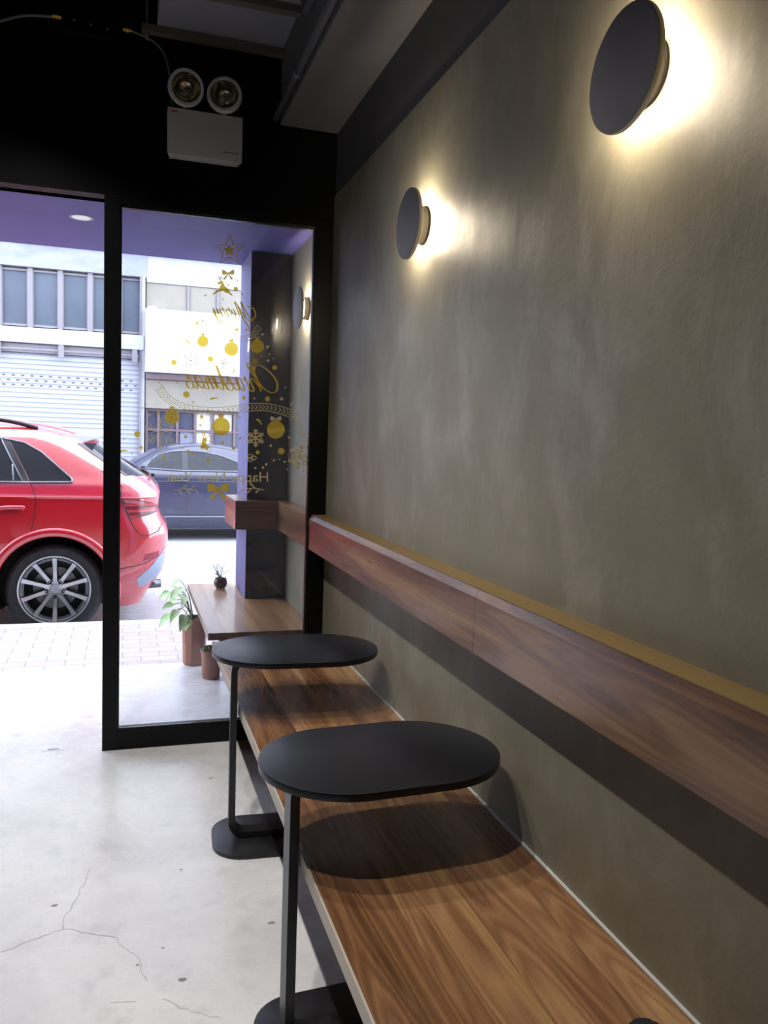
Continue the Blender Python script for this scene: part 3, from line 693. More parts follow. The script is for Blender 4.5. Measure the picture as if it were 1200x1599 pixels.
def wheel(parent, x, y, z, R=.345, Rr=.256, face=-1, spokes=10):
    """face -1: outer face looks to -y"""
    f = face; hw = .115
    b = nb(); lathe(b, [(Rr*.93, hw*f), (Rr*1.03, hw*f*1.0), (R-.035, hw*f*1.02), (R-.010, hw*f*.82), (R, hw*f*.45), (R, -hw*f*.45), (R-.01, -hw*f*.85), (Rr*.95, -hw*f)], (x, y, z), 'Y', 64, closed=True)
    wh = obj('wheel', b, m_tyre, parent, 35)
    b = nb(); lathe(b, [(Rr*.985, f*hw*1.02), (Rr, f*hw*1.04), (Rr*1.0, f*hw*.9), (Rr*.95, -f*hw*.9), (Rr*.90, -f*hw*.9), (Rr*.90, f*hw*.72), (Rr*.93, f*hw*.98)], (x, y, z), 'Y', 64, closed=True); obj('rim', b, m_rim, wh, 35)
    b = nb(); lathe(b, [(Rr*.90, f*hw*.70), (Rr*.84, f*hw*.66), (Rr*.84, f*hw*.5), (Rr*.90, f*hw*.45)], (x, y, z), 'Y', 64, closed=True); obj('inner_lip', b, m_rimd, wh, 35)
    b = nb(); lathe(b, [(0, f*.0), (Rr*.62, f*.0), (Rr*.62, -f*.02), (0, -f*.02)], (x, y, z), 'Y', 40); obj('brake_disc', b, m_disc2, wh, 35)
    b = nb(); lathe(b, [(Rr*.62, -f*.021), (Rr*.9, -f*.021)], (x, y, z), 'Y', 40); lathe(b, [(0, -f*.022), (Rr*.62, -f*.022)], (x, y, z), 'Y', 40); obj('back_plate', b, m_dark, wh)
    for k in range(spokes):
        th = math.pi/2+2*math.pi*k/spokes; b = nb(); t = bmesh.new()
        y0, y1 = f*hw*.70, f*hw*.96
        pts = [(Rr*.16, .015, f*hw*.55), (Rr*.55, .012, f*hw*.70), (Rr*.93, .0165, f*hw*.99)]
        fr, bk = [], []
        for r_, hw_, yy in pts:
            fr.append([t.verts.new((r_, yy, s_*hw_)) for s_ in (-1, 1)]); bk.append([t.verts.new((r_, yy-f*.028, s_*(hw_+.005))) for s_ in (-1, 1)])
        for A, B in ((0, 1), (1, 2)):
            q = t.faces.new((fr[A][0], fr[A][1], fr[B][1], fr[B][0])); q.material_index = 0
            for s_ in (0, 1): q = t.faces.new((fr[A][s_], bk[A][s_], bk[B][s_], fr[B][s_])); q.material_index = 1
            q = t.faces.new((bk[A][0], bk[A][1], bk[B][1], bk[B][0])); q.material_index = 1
        bmesh.ops.recalc_face_normals(t, faces=t.faces)
        merge(b, t, Matrix.Translation((x, y, z)) @ Matrix.Rotation(-th, 4, 'Y')); obj('spoke', b, [m_rim, m_rimd], wh)
    b = nb(); lathe(b, [(0, f*hw*.60), (Rr*.13, f*hw*.60), (Rr*.15, f*hw*.56), (Rr*.30, f*hw*.42), (Rr*.30, f*hw*.2), (0, f*hw*.2)], (x, y, z), 'Y', 32); obj('hub_cap', b, m_cap, wh, 35)
    for k in range(5):
        a = math.pi/2+math.pi/5+2*math.pi*k/5; b = nb(); lathe(b, [(0, f*hw*.45), (.013, f*hw*.45), (.014, f*hw*.64), (.008, f*hw*.64), (.008, f*hw*.58), (0, f*hw*.58)], (x+Rr*.235*math.cos(a), y, z+Rr*.235*math.sin(a)), 'Y', 12); obj('wheel_bolt', b, m_dark, wh)
    return wh
m_chrome = base('satin_chrome', (.22,.23,.27), .35, .8)
m_carglass = base('dark_car_glass', (.006,.008,.014), .05, spec=.35)
m_trim = base('black_trim', (.02,.02,.025), .4)
def paint(name, c, rough=.35, coat=1.0):
    m = base(name, c, rough, 0.0, coat=coat, coat_r=.03); m.node_tree.nodes['Principled BSDF'].inputs['Coat IOR'].default_value = 2.0; return m
m_red = paint('red_paint', (.55,.010,.022)); m_navy = paint('dark_blue_paint', (.010,.010,.040), .4, .45)
# --- red compact SUV
YC = 7.265
rc = thing('red_car', 'red compact SUV parked outside along the kerb, rear end towards the window', 'car', (-1.85, YC, -.2))
RC = Car(YC,
    rear=[(-.02,.15),(.10,.20),(.17,.256),(.247,.304),(.33,.325),(.40,.330),(.47,.338),(.55,.342),(.60,.332),(.657,.295),(.70,.272),(.76,.264),(.80,.270),(.87,.278),(.91,.258),(.97,.199),(1.0,.150),(1.06,.055),(1.12,-.036),(1.2,-.145),(1.27,-.24),(1.31,-.36),(1.345,-.48),(1.375,-.62),(1.39,-.85)],
    front=[(-.02,-3.95),(.2,-4.04),(.5,-4.06),(.62,-4.0),(.72,-3.85),(.80,-3.45),(.87,-2.95),(.95,-2.70),(1.1,-2.40),(1.25,-2.05),(1.33,-1.8),(1.39,-1.45)],
    half=[(-.02,.80),(.05,.86),(.15,.895),(.30,.912),(.55,.918),(.70,.917),(.79,.910),(.825,.908),(.838,.918),(.850,.912),(.90,.893),(.945,.875),(.96,.862),(1.1,.80),(1.2,.745),(1.27,.695),(1.31,.66),(1.345,.60),(1.375,.50),(1.39,.30)],
    a=.42, bcorner=.34, zs=[-.02,.02,.08,.15,.2,.25,.3,.36,.42,.48,.52,.55,.58,.61,.64,.68,.72,.75,.77,.79,.81,.825,.832,.838,.844,.850,.87,.90,.925,.945,.96,1.0,1.05,1.1,1.15,1.2,1.24,1.27,1.29,1.31,1.33,1.345,1.36,1.375,1.385,1.39])
WX, WZ = -.483, .145; FX = WX-2.60
bd = obj('body', RC.body(), m_red, rc); bpy.context.view_layer.update()
bd.data.materials.append(m_dark)
off = Vector(rc.location)
carve(bd, [(x, YC+s*.92, WZ, .405, .30) for x in (WX, FX) for s in (-1, 1)], m_dark)
smooth_by_angle(bd, 32)
for o_ in bpy.data.objects: pass
for x in (WX, FX):
    for sd in (-1, 1): wheel(rc, x, YC+sd*.775, WZ, face=sd)
# arch flare
for x in (WX, FX):
    b = nb(); prof = []
    A0, A1 = math.radians(-14), math.radians(194); n = 40; rows = []
    for k in range(n+1):
        th = A0+(A1-A0)*k/n; ring = []
        for rr, of in ((.403, -.03), (.403, .010), (.412, .020), (.440, .022), (.462, .014), (.470, .0), (.470, -.03)):
            xx, zz = x+rr*math.cos(th), WZ+rr*math.sin(th); ring.append(b.verts.new((xx, YC-interp(RC.half, max(zz, .1))-of, zz)))
        rows.append(ring)
    for A, B in zip(rows[:-1], rows[1:]):
        for k in range(6): b.faces.new((A[k], A[k+1], B[k+1], B[k]))
    bmesh.ops.recalc_face_normals(b, faces=b.faces); obj('wheel_arch', b, m_red, rc, 50)
# side glass
o_ = obj('rear_quarter_window', RC.patch([(-.795,1.236),(-.70,1.219),(-.58,1.152),(-.46,1.046),(-.375,.966)], [(-.650,.953),(-.56,.951),(-.47,.950),(-.40,.950),(-.372,.951)], .006), m_carglass, rc)
obj('window_trim', RC.line([(-.83,1.250),(-.70,1.226),(-.578,1.158),(-.455,1.050),(-.362,.968),(-.366,.948),(-.65,.943)], .0075, .008), m_chrome, o_)
o_ = obj('rear_door_window', RC.patch([(-1.72,1.262),(-1.3,1.27),(-1.0,1.268),(-.86,1.256)], [(-1.72,.945),(-1.3,.945),(-1.0,.945),(-.700,.948)], .006), m_carglass, rc)
obj('window_trim', RC.line([(-2.35,.943),(-1.3,.940),(-.66,.943)], .0065, .008), m_chrome, o_)
obj('window_trim', RC.line([(-1.8,1.285),(-1.3,1.287),(-1.0,1.280),(-.83,1.250)], .0065, .008), m_chrome, o_)
obj('window_divider', RC.line([(-.760,.95),(-.772,1.07)], .006, .010), m_chrome, o_)
obj('pillar_trim', RC.patch([(-.855,1.256),(-.80,1.238)], [(-.698,.948),(-.655,.948)], .007, 4, 10), m_trim, rc)
obj('pillar_edge', RC.line([(-.862,1.256),(-.70,.950)], .005, .010), m_chrome, rc)
obj('front_door_window', RC.patch([(-2.30,1.12),(-2.1,1.22),(-1.78,1.262)], [(-2.50,.955),(-2.1,.945),(-1.78,.945)], .006), m_carglass, rc)
# seams, handle, crease
m_seam = base('panel_gap', (.06,.005,.008), .6)
obj('door_seam', RC.line([(-.655,.942),(-.628,.90),(-.612,.85),(-.606,.80),(-.615,.70),(-.640,.585)], .0028, .0008), m_seam, rc)
obj('door_seam', RC.line([(-1.75,.94),(-1.74,.5),(-1.74,.1)], .0028, .0008), m_seam, rc)
b = RC.line([(-.86,.752),(-.80,.762),(-.70,.763),(-.682,.757)], .016, .022, 10); obj('door_handle', b, m_red, rc)
b = RC.patch([(-.86,.745),(-.80,.748),(-.73,.745)], [(-.86,.722),(-.80,.712),(-.73,.72)], .002, 10, 4); obj('handle_cup', b, base('red_recess', (.35,.01,.02), .4), rc)
# hatch seam, tail lamp, reflector, bumper
obj('tailgate_seam', RC.line([(-.16,1.035),(-.06,.965),(-.010,.915),(-.022,.872),(.005,.79),(.028,.72),(.075,.62),(.125,.558),(.19,.550),(.255,.575),(.29,.632)], .003, .001), m_seam, rc)
lp = RC.patch([(-.020,.828),(.06,.826),(.15,.812),(.22,.795),(.262,.770)], [(.050,.680),(.11,.692),(.18,.708),(.23,.715),(.266,.728)], .004, 24, 10)
m_lamp = base('tail_lamp_lens', (.30,.010,.02), .18); g = G(m_lamp)
sp = g.n('ShaderNodeSeparateXYZ'); tc = g.n('ShaderNodeTexCoord'); g.l(tc.outputs['Object'], sp.inputs[0])
st = g.math('FRACT', g.math('MULTIPLY', sp.outputs[2], 22)); g.col(g.ramp(st, [(0.0, (.10,.008,.015)), (.40, (.14,.01,.02)), (.45, (.62,.05,.05)), (.6, (.55,.03,.04)), (.95, (.16,.01,.02))]))
lampo = obj('tail_lamp', lp, m_lamp, rc)
obj('lamp_surround', RC.line([(-.020,.828),(.05,.680),(.18,.705),(.266,.728)], .004, .004), m_trim, lampo)
obj('clear_strip', RC.patch([(.0,.820),(.08,.818),(.15,.806)], [(.012,.800),(.08,.790),(.15,.780)], .006, 12, 4), base('clear_lens', (.40,.12,.15), .2), lampo)
obj('bumper_reflector', RC.patch([(.165,.402),(.22,.412),(.268,.418)], [(.145,.350),(.2,.362),(.262,.385)], .003, 10, 4), base('reflector_red', (.30,.03,.05), .2), rc)
obj('bumper_line', RC.line([(-.02,.30),(.15,.33),(.30,.40)], .003, .001), m_seam, rc)
b = RC.patch([(.10,.215),(.20,.30),(.285,.40),(.318,.45)], [(.12,.135),(.20,.165),(.26,.215),(.285,.25)], .004, 14, 6); obj('bumper_insert', b, base('silver_trim', (.34,.38,.48), .3, .6), rc)
b = nb(); tube(b, [(.14, 6.62, .13), (.285, 6.64, .135)], .036, 16); obj('exhaust_pipe', b, base('dark_chrome', (.12,.12,.14), .25, .9), rc)
# rear window (wraps the back), roof rail, spoiler, wiper
def back_sheet(zs, ws, off, mat, name):
    b = nb(); rows = []
    for z in zs:
        xr, w_ = interp(RC.rear, z), interp(RC.half, z); row = []
        for k in range(21):
            v = (-1+k/10)*ws; y = v*w_
            yy = abs(y); bb = min(.34, w_*.92); q = max(0, (yy-(w_-bb))/bb); aa = .42
            x = xr-aa+aa*max(0, 1-min(q, 1)**2.4)**(1/2.4)+.02*max(0, (w_-bb-yy))
            row.append(b.verts.new((x+off, YC+y, z)))
        rows.append(row)
    for A, B in zip(rows[:-1], rows[1:]):
        for k in range(20): b.faces.new((A[k], A[k+1], B[k+1], B[k])).smooth = True
    return obj(name, b, mat, rc)
back_sheet([1.0,1.03,1.06,1.09,1.12,1.15,1.18,1.21,1.235], .93, .010, m_carglass, 'rear_window')
b = nb()
sv = [(-.50,1.300),(-.20,1.288),(-.182,1.280),(-.34,1.225),(-.42,1.195)]
for sgn in (1,):
    r0 = [b.verts.new((x, YC-.66+(.06 if z > 1.27 else .02), z)) for x, z in sv]; r1 = [b.verts.new((x+.03, YC, z+.03)) for x, z in sv]; r2 = [b.verts.new((x, YC+.66-(.06 if z > 1.27 else .02), z)) for x, z in sv]
    for A, B in ((r0, r1), (r1, r2)):
        for k in range(5): b.faces.new((A[k], A[(k+1) % 5], B[(k+1) % 5], B[k]))
    b.faces.new(r0); b.faces.new(r2)
bmesh.ops.recalc_face_normals(b, faces=b.faces); obj('roof_spoiler', b, paint('silver_paint', (.42,.43,.50), .3), rc, 40)
for sd in (-1, 1):
    b = nb(); tube(b, spline([(-2.1, YC+sd*.60, 1.36), (-1.9, YC+sd*.60, 1.405), (-1.3, YC+sd*.60, 1.415), (-.85, YC+sd*.60, 1.385), (-.62, YC+sd*.59, 1.335)], 6), .016, 8); obj('roof_rail', b, m_red if sd > 0 else m_trim, rc)
b = nb(); tube(b, [(.15, YC-.05, 1.02), (.17, YC-.06, 1.01), (.20, YC-.12, .985)], .012, 8); obj('wiper', b, m_trim, rc)
b = nb(); box(b, .205, .235, YC-.56, YC-.50, .985, 1.01, .006); obj('washer_nozzle', b, m_trim, rc)
b = nb(); box(b, -2.52, -2.35, YC-1.06, YC-.90, .97, 1.10, .03, 3); obj('side_mirror', b, m_red, rc, 50)
# --- dark saloon on the far side
YD = 12.72
dc = thing('dark_car', 'dark blue saloon car parked across the street behind the red car', 'car', (.9, YD, -.2))
DC = Car(YD,
    rear=[(-.02,3.0),(.3,3.12),(.6,3.15),(.75,3.05),(.80,2.75),(.86,2.45),(1.0,2.15),(1.1,1.85),(1.17,1.5),(1.205,1.2)],
    front=[(-.02,-1.35),(.3,-1.42),(.5,-1.40),(.60,-1.2),(.70,-.75),(.77,-.25),(.82,-.02),(.95,.18),(1.1,.45),(1.17,.68),(1.205,1.0)],
    half=[(-.02,.80),(.06,.86),(.2,.90),(.5,.905),(.66,.90),(.72,.895),(.78,.87),(.80,.85),(.95,.76),(1.1,.66),(1.17,.58),(1.205,.42)],
    a=.40, bcorner=.30, zs=[-.02,.03,.1,.2,.3,.4,.5,.56,.62,.66,.70,.72,.75,.78,.80,.84,.9,.95,1.0,1.05,1.1,1.14,1.17,1.19,1.205])
bd2 = obj('body', DC.body(), m_navy, dc); bd2.data.materials.append(m_dark); bpy.context.view_layer.update()
off = Vector(dc.location); DW1, DW2 = -.52, 2.25
carve(bd2, [(x, YD+s*.90, .13, .36, .28) for x in (DW1, DW2) for s in (-1, 1)], m_dark); smooth_by_angle(bd2, 30)
for x in (DW1, DW2):
    for sd in (-1, 1): wheel(dc, x, YD+sd*.77, .115, .315, .225, sd)
o_ = obj('front_side_window', DC.patch([(.37,.95),(.46,1.01),(.62,1.06),(.80,1.078)], [(.30,.845),(.45,.832),(.62,.826),(.80,.824)], .005), m_carglass, dc)
obj('window_trim', DC.line([(.20,.84),(.8,.812),(1.9,.82)], .009, .007), m_chrome, o_)
o_ = obj('rear_side_window', DC.patch([(.875,1.08),(1.1,1.07),(1.35,1.02),(1.6,.93)], [(.875,.824),(1.1,.824),(1.4,.826),(1.7,.84)], .005), m_carglass, dc)
obj('window_trim', DC.line([(.37,.96),(.46,1.022),(.62,1.072),(.82,1.093),(1.1,1.085),(1.35,1.035),(1.6,.945),(1.72,.85)], .007, .007), m_chrome, o_)
obj('pillar_trim', DC.patch([(.80,1.08),(.875,1.08)], [(.80,.824),(.875,.824)], .006, 3, 6), m_trim, dc)
obj('door_seam', DC.line([(.845,.82),(.855,.5),(.86,.14)], .0045, .0), m_trim, dc)
obj('door_seam', DC.line([(-.02,.78),(-.05,.5),(.0,.14)], .0045, .0), m_trim, dc)
obj('sill_strip', DC.line([(-.10,.155),(.9,.155),(1.85,.160)], .012, .004), m_chrome, dc)
obj('shoulder_crease', DC.line([(-.6,.60),(.4,.655),(1.6,.665),(2.6,.66)], .008, .0), m_navy, dc)
b = nb(); box(b, .20, .31, YD-1.06, YD-.92, .80, .89, .03, 3); obj('side_mirror', b, m_navy, dc, 50)
for x in (.70, 1.62):
    b = DC.line([(x, .665), (x+.16, .668)], .014, .02, 8); obj('door_handle', b, m_navy, dc)
# ================================================================== buildings across the street
m_pale = mottled('pale_render', (.28,.29,.33), (.36,.37,.40), 1.2, .85, .1)
m_pale2 = mottled('stained_render', (.17,.185,.23), (.24,.255,.30), 2.2, .85, .1, (1, 1, 2.5))
m_mull = base('concrete_mullion', (.17,.16,.185), .8)
m_pane = mottled('grimy_window', (.04,.055,.08), (.075,.095,.13), .8, .35, 0, (1, 1, .8))
def shutter_mat():
    m = base('roller_shutter', (.6,.6,.65), .6); g = G(m); tc = g.n('ShaderNodeTexCoord'); sp = g.n('ShaderNodeSeparateXYZ'); g.l(tc.outputs['Object'], sp.inputs[0])
    zf = g.math('FRACT', g.math('MULTIPLY', sp.outputs[2], 1/.085)); s_ = g.math('ABSOLUTE', g.math('SUBTRACT', zf, .5))
    c = g.ramp(s_, [(.0, (.29,.30,.345)), (.34, (.27,.28,.325)), (.45, (.15,.16,.20)), (.5, (.12,.13,.17))])
    g.col(c); g.bump(s_, .6, .02); return m
BY = 16.0
bl = thing('shutter_building', 'pale old building across the street with closed roller shutter and windows', 'building', (-4, BY, -.06))
obj('wall', box(box(box(box(nb(), -12, .34, BY+.15, 20, -.06, 12), -12, .379, BY-.02, BY+.15, 4.20, 12), -12, .34, BY-.10, BY+.15, 2.86, 3.13, .01), .30, .36, BY-.06, BY+.15, -.06, 4.2), m_pale, bl)
obj('stained_fascia', box(nb(), -12, .379, BY-.05, BY-.021, 4.20, 4.62), m_pale2, bl)
obj('parapet_band', box(nb(), -12, .379, BY-.12, BY+.0, 4.63, 5.3), base('bright_render', (.72,.71,.74), .8), bl)
sh = obj('roller_shutter', box(nb(), -9, .26, BY+.0, BY+.14, -.06, 2.68), shutter_mat(), bl)
obj('shutter_box', box(nb(), -9, .26, BY-.03, BY+.14, 2.69, 2.85, .01), m_mull, bl)
b = nb(); xx = -9
for r_ in range(3):
    for k in range(60):
        x = -8.9+.155*k+(.075 if r_ % 2 else 0)
        if x < .2: box(b, x, x+.055, BY-.004, BY+.001, 2.10+.085*r_, 2.125+.085*r_)
obj('vent_slots', b, base('slot_dark', (.07,.07,.11), .8), sh)
for x in (-2.13, -1.05-.04, .18):
    b = nb(); box(b, x-.05, x+.05, BY-.16, BY-.11, 2.62, 2.84, .01); box(b, x-.035, x+.035, BY-.11, BY-.031, 2.70, 2.86); obj('shutter_bracket', b, m_mull, bl)
obj('shutter_rod', tube(nb(), [(-6, BY-.135, 2.74), (.25, BY-.135, 2.74)], .02, 8), m_mull, bl)
obj('guide_rail', box(nb(), .262, .298, BY-.08, BY+.14, -.06, 4.19), m_mull, bl)
xm = [-2.10+.505*k-.02 for k in range(-5, 5)]
for i, x in enumerate(xm):
    wd_ = obj('window', box(nb(), x+.06, x+.445, BY+.06, BY+.10, 3.20, 4.13), m_pane, bl)
    b = nb(); box(b, x+.04, x+.06, BY+.02, BY+.10, 3.16, 4.16); box(b, x+.445, x+.465, BY+.02, BY+.10, 3.16, 4.16); box(b, x+.06, x+.445, BY+.02, BY+.10, 4.13, 4.16); box(b, x+.06, x+.445, BY+.02, BY+.10, 3.16, 3.20); obj('window_frame', b, m_mull, wd_)
    b = nb(); box(b, x-.045, x+.045, BY-.01, BY+.15, 3.13, 4.20, .01); obj('mullion', b, m_mull, bl)
bs_ = thing('shop_building', 'shop across the street with blank white sign above dark gridded windows', 'building', (3, BY, -.06))
obj('wall', box(box(nb(), .38, 12, BY+.3, 20, -.06, 12), .38, 12, BY-.02, BY+.3, 4.12, 4.62), m_pale, bs_)
obj('parapet_band', box(nb(), .38, 12, BY-.12, BY+.0, 4.63, 5.3), base('bright_render_2', (.72,.71,.74), .8), bs_)
m_beige = mottled('beige_board', (.19,.175,.145), (.23,.21,.18), 2, .8)
for (x0, x1) in ((.38, 1.11), (1.17, 1.66), (1.72, 2.5), (2.56, 3.6)): obj('upper_panel', box(nb(), x0, x1, BY+.0, BY+.05, 3.5, 4.11), m_beige, bs_)
obj('panel_frame', box(box(box(nb(), .38, 3.6, BY+.02, BY+.29, 3.45, 4.12), 1.115, 1.165, BY-.03, BY+.06, 3.5, 4.11), 1.665, 1.715, BY-.03, BY+.06, 3.5, 4.11), m_mull, bs_)
sg = obj('shop_sign', box(nb(), .365, 3.2, BY-.35, BY-.05, 2.46, 3.60, .01), base('white_sign', (.80,.80,.80), .6), bs_)
def text_mesh(s, size, ext=.0):
    cu = bpy.data.curves.new('lettering', 'FONT'); cu.body = s; cu.size = size; cu.extrude = ext; cu.align_x = 'LEFT'; cu.resolution_u = 3
    o = bpy.data.objects.new('tmp_lettering', cu); C.objects.link(o); bpy.context.view_layer.update()
    me = bpy.data.meshes.new_from_object(o.evaluated_get(bpy.context.evaluated_depsgraph_get())); bpy.data.objects.remove(o); bpy.data.curves.remove(cu)
    return me
me = text_mesh('G', .26, .01); b = nb(); b.from_mesh(me); bpy.data.meshes.remove(me)
b.transform(Matrix.Translation((1.88, BY-.362, 2.57)) @ Matrix.Rotation(math.pi/2, 4, 'X')); obj('sign_letter', b, base('teal_letter', (.35,.50,.55), .5), sg)
for x in (.40, 1.72):
    b = nb(); box(b, x, x+.16, BY-.55, BY-.46, 3.50, 3.62, .02); box(b, x+.06, x+.09, BY-.46, BY-.2, 3.60, 3.63); obj('flood_lamp', b, base('lamp_grey', (.42,.45,.50), .5), bs_)
m_brown = base('brown_frame', (.13,.085,.10), .5)
obj('sign_beam', box(nb(), .38, 6, BY-.12, BY+.0, 2.34, 2.445), base('brown_beam', (.16,.11,.125), .5), bs_)
obj('shop_header', box(nb(), .38, 6, BY-.05, BY+.10, 1.80, 2.33), m_beige, bs_)
obj('shop_glass', box(nb(), .38, 6, BY+.08, BY+.10, .35, 1.79), base('shop_window', (.05,.055,.09), .2), bs_)
b = nb()
for x in (.41, .62, .97, 1.30, 1.62, 2.05, 2.3, 2.75, 3.3, 4.0): box(b, x-.022, x+.022, BY+.02, BY+.079, .35, 1.79)
for z in (.37, .95, 1.40, 1.77): box(b, .38, 6, BY+.03, BY+.079, z-.02, z+.02)
obj('window_grid', b, m_brown, bs_)
obj('plinth', box(nb(), .38, 6, BY-.02, BY+.12, -.06, .349), base('dark_plinth', (.10,.08,.10), .6), bs_)
for (x0, x1, z0, z1, c) in ((1.33, 1.60, 1.0, 1.75, (.45,.45,.40)), (1.02, 1.28, .98, 1.38, (.16,.17,.24)), (1.66, 2.0, 1.42, 1.74, (.42,.40,.34)), (1.70, 1.96, .45, .80, (.6,.6,.62))):
    obj('window_poster', box(nb(), x0, x1, BY+.065, BY+.078, z0, z1), base('poster', c, .6), bs_)
# ================================================================== gold stickers on the glass
SY = 3.4905
def dec(px, py): x, z = onY(px, py, SY); return Vector((x, SY, z))
PXS = (dec(361, 600)-dec(360, 600)).length
def flat(bm, pts, th=.0006):
    """filled foil shape lying on the glass"""
    P = [dec(*p) for p in pts]; tris = tessellate_polygon([P])
    f = [bm.verts.new(p) for p in P]
    for t_ in tris:
        try: bm.faces.new([f[i] for i in t_])
        except ValueError: pass
def stroke(bm, pts, wd, closed=False, taper=False):
    """wd in picture px; ribbon along the points"""
    P = [Vector((*p, 0)) for p in pts]; L, Rr_ = [], []; m = len(P)
    for i, p in enumerate(P):
        d = (P[(i+1) % m]-P[i-1]) if closed else (P[min(i+1, m-1)]-P[max(i-1, 0)])
        if d.length < 1e-6: d = Vector((1, 0, 0))
        d.normalize(); nn = Vector((-d.y, d.x, 0)); w_ = wd[i] if isinstance(wd, list) else wd
        if taper: w_ *= .45+.9*abs(d.y)**1.5
        L.append(p+nn*w_/2); Rr_.append(p-nn*w_/2)
    a = [bm.verts.new(dec(p.x, p.y)) for p in L]; c = [bm.verts.new(dec(p.x, p.y)) for p in Rr_]
    for i in range(m if closed else m-1): j = (i+1) % m; bm.faces.new((a[i], a[j], c[j], c[i]))
def circ(cx, cy, r, n=20): return [(cx+r*math.cos(2*math.pi*k/n), cy+r*math.sin(2*math.pi*k/n)) for k in range(n)]
def star(cx, cy, r, q=.42, n=5, rot=-math.pi/2): return [(cx+(r if k % 2 == 0 else r*q)*math.cos(rot+math.pi*k/n), cy+(r if k % 2 == 0 else r*q)*math.sin(rot+math.pi*k/n)) for k in range(2*n)]
def sticker(name, b, mat, label, cat, group=None):
    bb = [v.co.copy() for v in b.verts]; c = Vector((sum(v.x for v in bb)/len(bb), SY, min(v.z for v in bb)))
    return tag(obj(name, b, mat, None, None, origin=c), label, cat, group)
b = nb(); stroke(b, star(358.5, 391, 26), 1.6, True); stroke(b, star(358.5, 391, 21), .8, True); flat(b, star(358, 391, 10, .5)); sticker('star_sticker', b, m_gold3, 'gold star outline sticker at the very top of the glass tree', 'sticker')
def bow(b, cx, cy, s):
    flat(b, circ(cx, cy-.02*s, .14*s, 10))
    flat(b, [(cx, cy), (cx-.3*s, cy-.35*s), (cx-.85*s, cy-.6*s), (cx-s, cy-.35*s), (cx-.95*s, cy+.15*s), (cx-.6*s, cy+.25*s)])
    flat(b, [(cx, cy), (cx+.3*s, cy-.35*s), (cx+.85*s, cy-.6*s), (cx+s, cy-.35*s), (cx+.95*s, cy+.15*s), (cx+.6*s, cy+.25*s)])
    flat(b, [(cx-.1*s, cy+.05*s), (cx-.85*s, cy+.9*s), (cx-.62*s, cy+.85*s), (cx-.5*s, cy+1.1*s), (cx-.02*s, cy+.2*s)])
    flat(b, [(cx+.1*s, cy+.05*s), (cx+.85*s, cy+.9*s), (cx+.62*s, cy+.85*s), (cx+.5*s, cy+1.1*s), (cx+.02*s, cy+.2*s)])
b = nb(); bow(b, 356.5, 427, 10); sticker('bow_sticker', b, m_gold3, 'small dark gold bow sticker just under the star on the glass', 'sticker')
b = nb(); bow(b, 341, 764, 17); sticker('bow_sticker', b, m_gold, 'large gold bow sticker below the words Happy New Year', 'sticker')
b = nb(); flat(b, [(357,458),(352,457),(349,454),(344,455),(339,457),(333,461),(332,459),(338,454),(342,451),(344,447),(346,443),(341,444),(339,442),(342,440),(346,439),(349,441),(350,445),(353,448),(357,451),(360,457),(364,461),(362,462),(358,459)])
for q in ([(346,440),(342,436),(337,436)],[(346,440),(344,434),(340,431)],[(347,440),(348,435),(345,430)],[(344,436),(341,433)]): stroke(b, spline([(*p, 0) for p in q], 4) and q, .9)
sticker('reindeer_sticker', b, m_gold, 'leaping gold reindeer sticker under the small bow', 'sticker')
GLY = {
 'C': ([[(.80,.80),(.74,.97),(.52,1.0),(.22,.75),(.05,.40),(.12,.08),(.35,.0),(.65,.2),(.78,.38)]], .70),
 'h': ([[(-.1,.1),(.12,.5),(.34,.95),(.26,1.05),(.12,.7),(.02,.0)], [(.04,.15),(.24,.47),(.34,.40),(.28,.08),(.36,0),(.48,.12)]], .44),
 'r': ([[(0,.12),(.09,.52),(.11,.40),(.26,.44),(.19,.10),(.25,0),(.34,.12)]], .34),
 'i': ([[(0,.12),(.10,.45),(.05,.08),(.12,0),(.24,.12)], [(.13,.64),(.16,.70)]], .25),
 's': ([[(0,.10),(.15,.50),(.16,.36),(.26,.18),(.22,.02),(.08,-.01),(.01,.08)], [(.20,.02),(.30,.08)]], .31),
 't': ([[(0,.12),(.18,.92),(.08,.10),(.14,0),(.28,.12)], [(-.04,.58),(.30,.60)]], .29),
 'm': ([[(0,.1),(.08,.45),(.03,.0)], [(.04,.15),(.18,.46),(.24,.38),(.18,.0)], [(.20,.15),(.34,.46),(.40,.38),(.35,.06),(.42,0),(.52,.12)]], .50),
 'a': ([[(.28,.40),(.14,.46),(.02,.22),(.08,.0),(.24,.20),(.30,.45),(.26,.08),(.33,0),(.42,.12)]], .40),
 'M': ([[(-.15,.05),(-.05,-.1),(.12,.25),(.34,1.0),(.30,.5),(.28,.02),(.45,.5),(.68,1.0),(.62,.5),(.60,.08),(.68,0),(.80,.12)]], .76),
 'e': ([[(0,.12),(.20,.30),(.20,.44),(.10,.44),(.04,.18),(.14,0),(.30,.12)]], .27),
 'y': ([[(0,.12),(.08,.45),(.06,.12),(.16,.08),(.28,.45),(.22,.0),(.10,-.45),(-.02,-.35),(.14,-.05),(.38,.18)]], .34)}
def script(b, word, x_right, y_base, H, wd, dy=0, sl=.22, sx=1.0):
    """mirrored handwriting: the word starts at its picture right end"""
    x = 0
    for ch in word:
        strokes, adv = GLY[ch]
        for s_ in strokes:
            q = spline([(p[0], p[1], 0) for p in s_], 6)
            stroke(b, [(x_right-(x+p.x+sl*p.y)*H*sx, y_base-p.y*H+dy*(x/4)) for p in q], wd, taper=True)
        x += adv
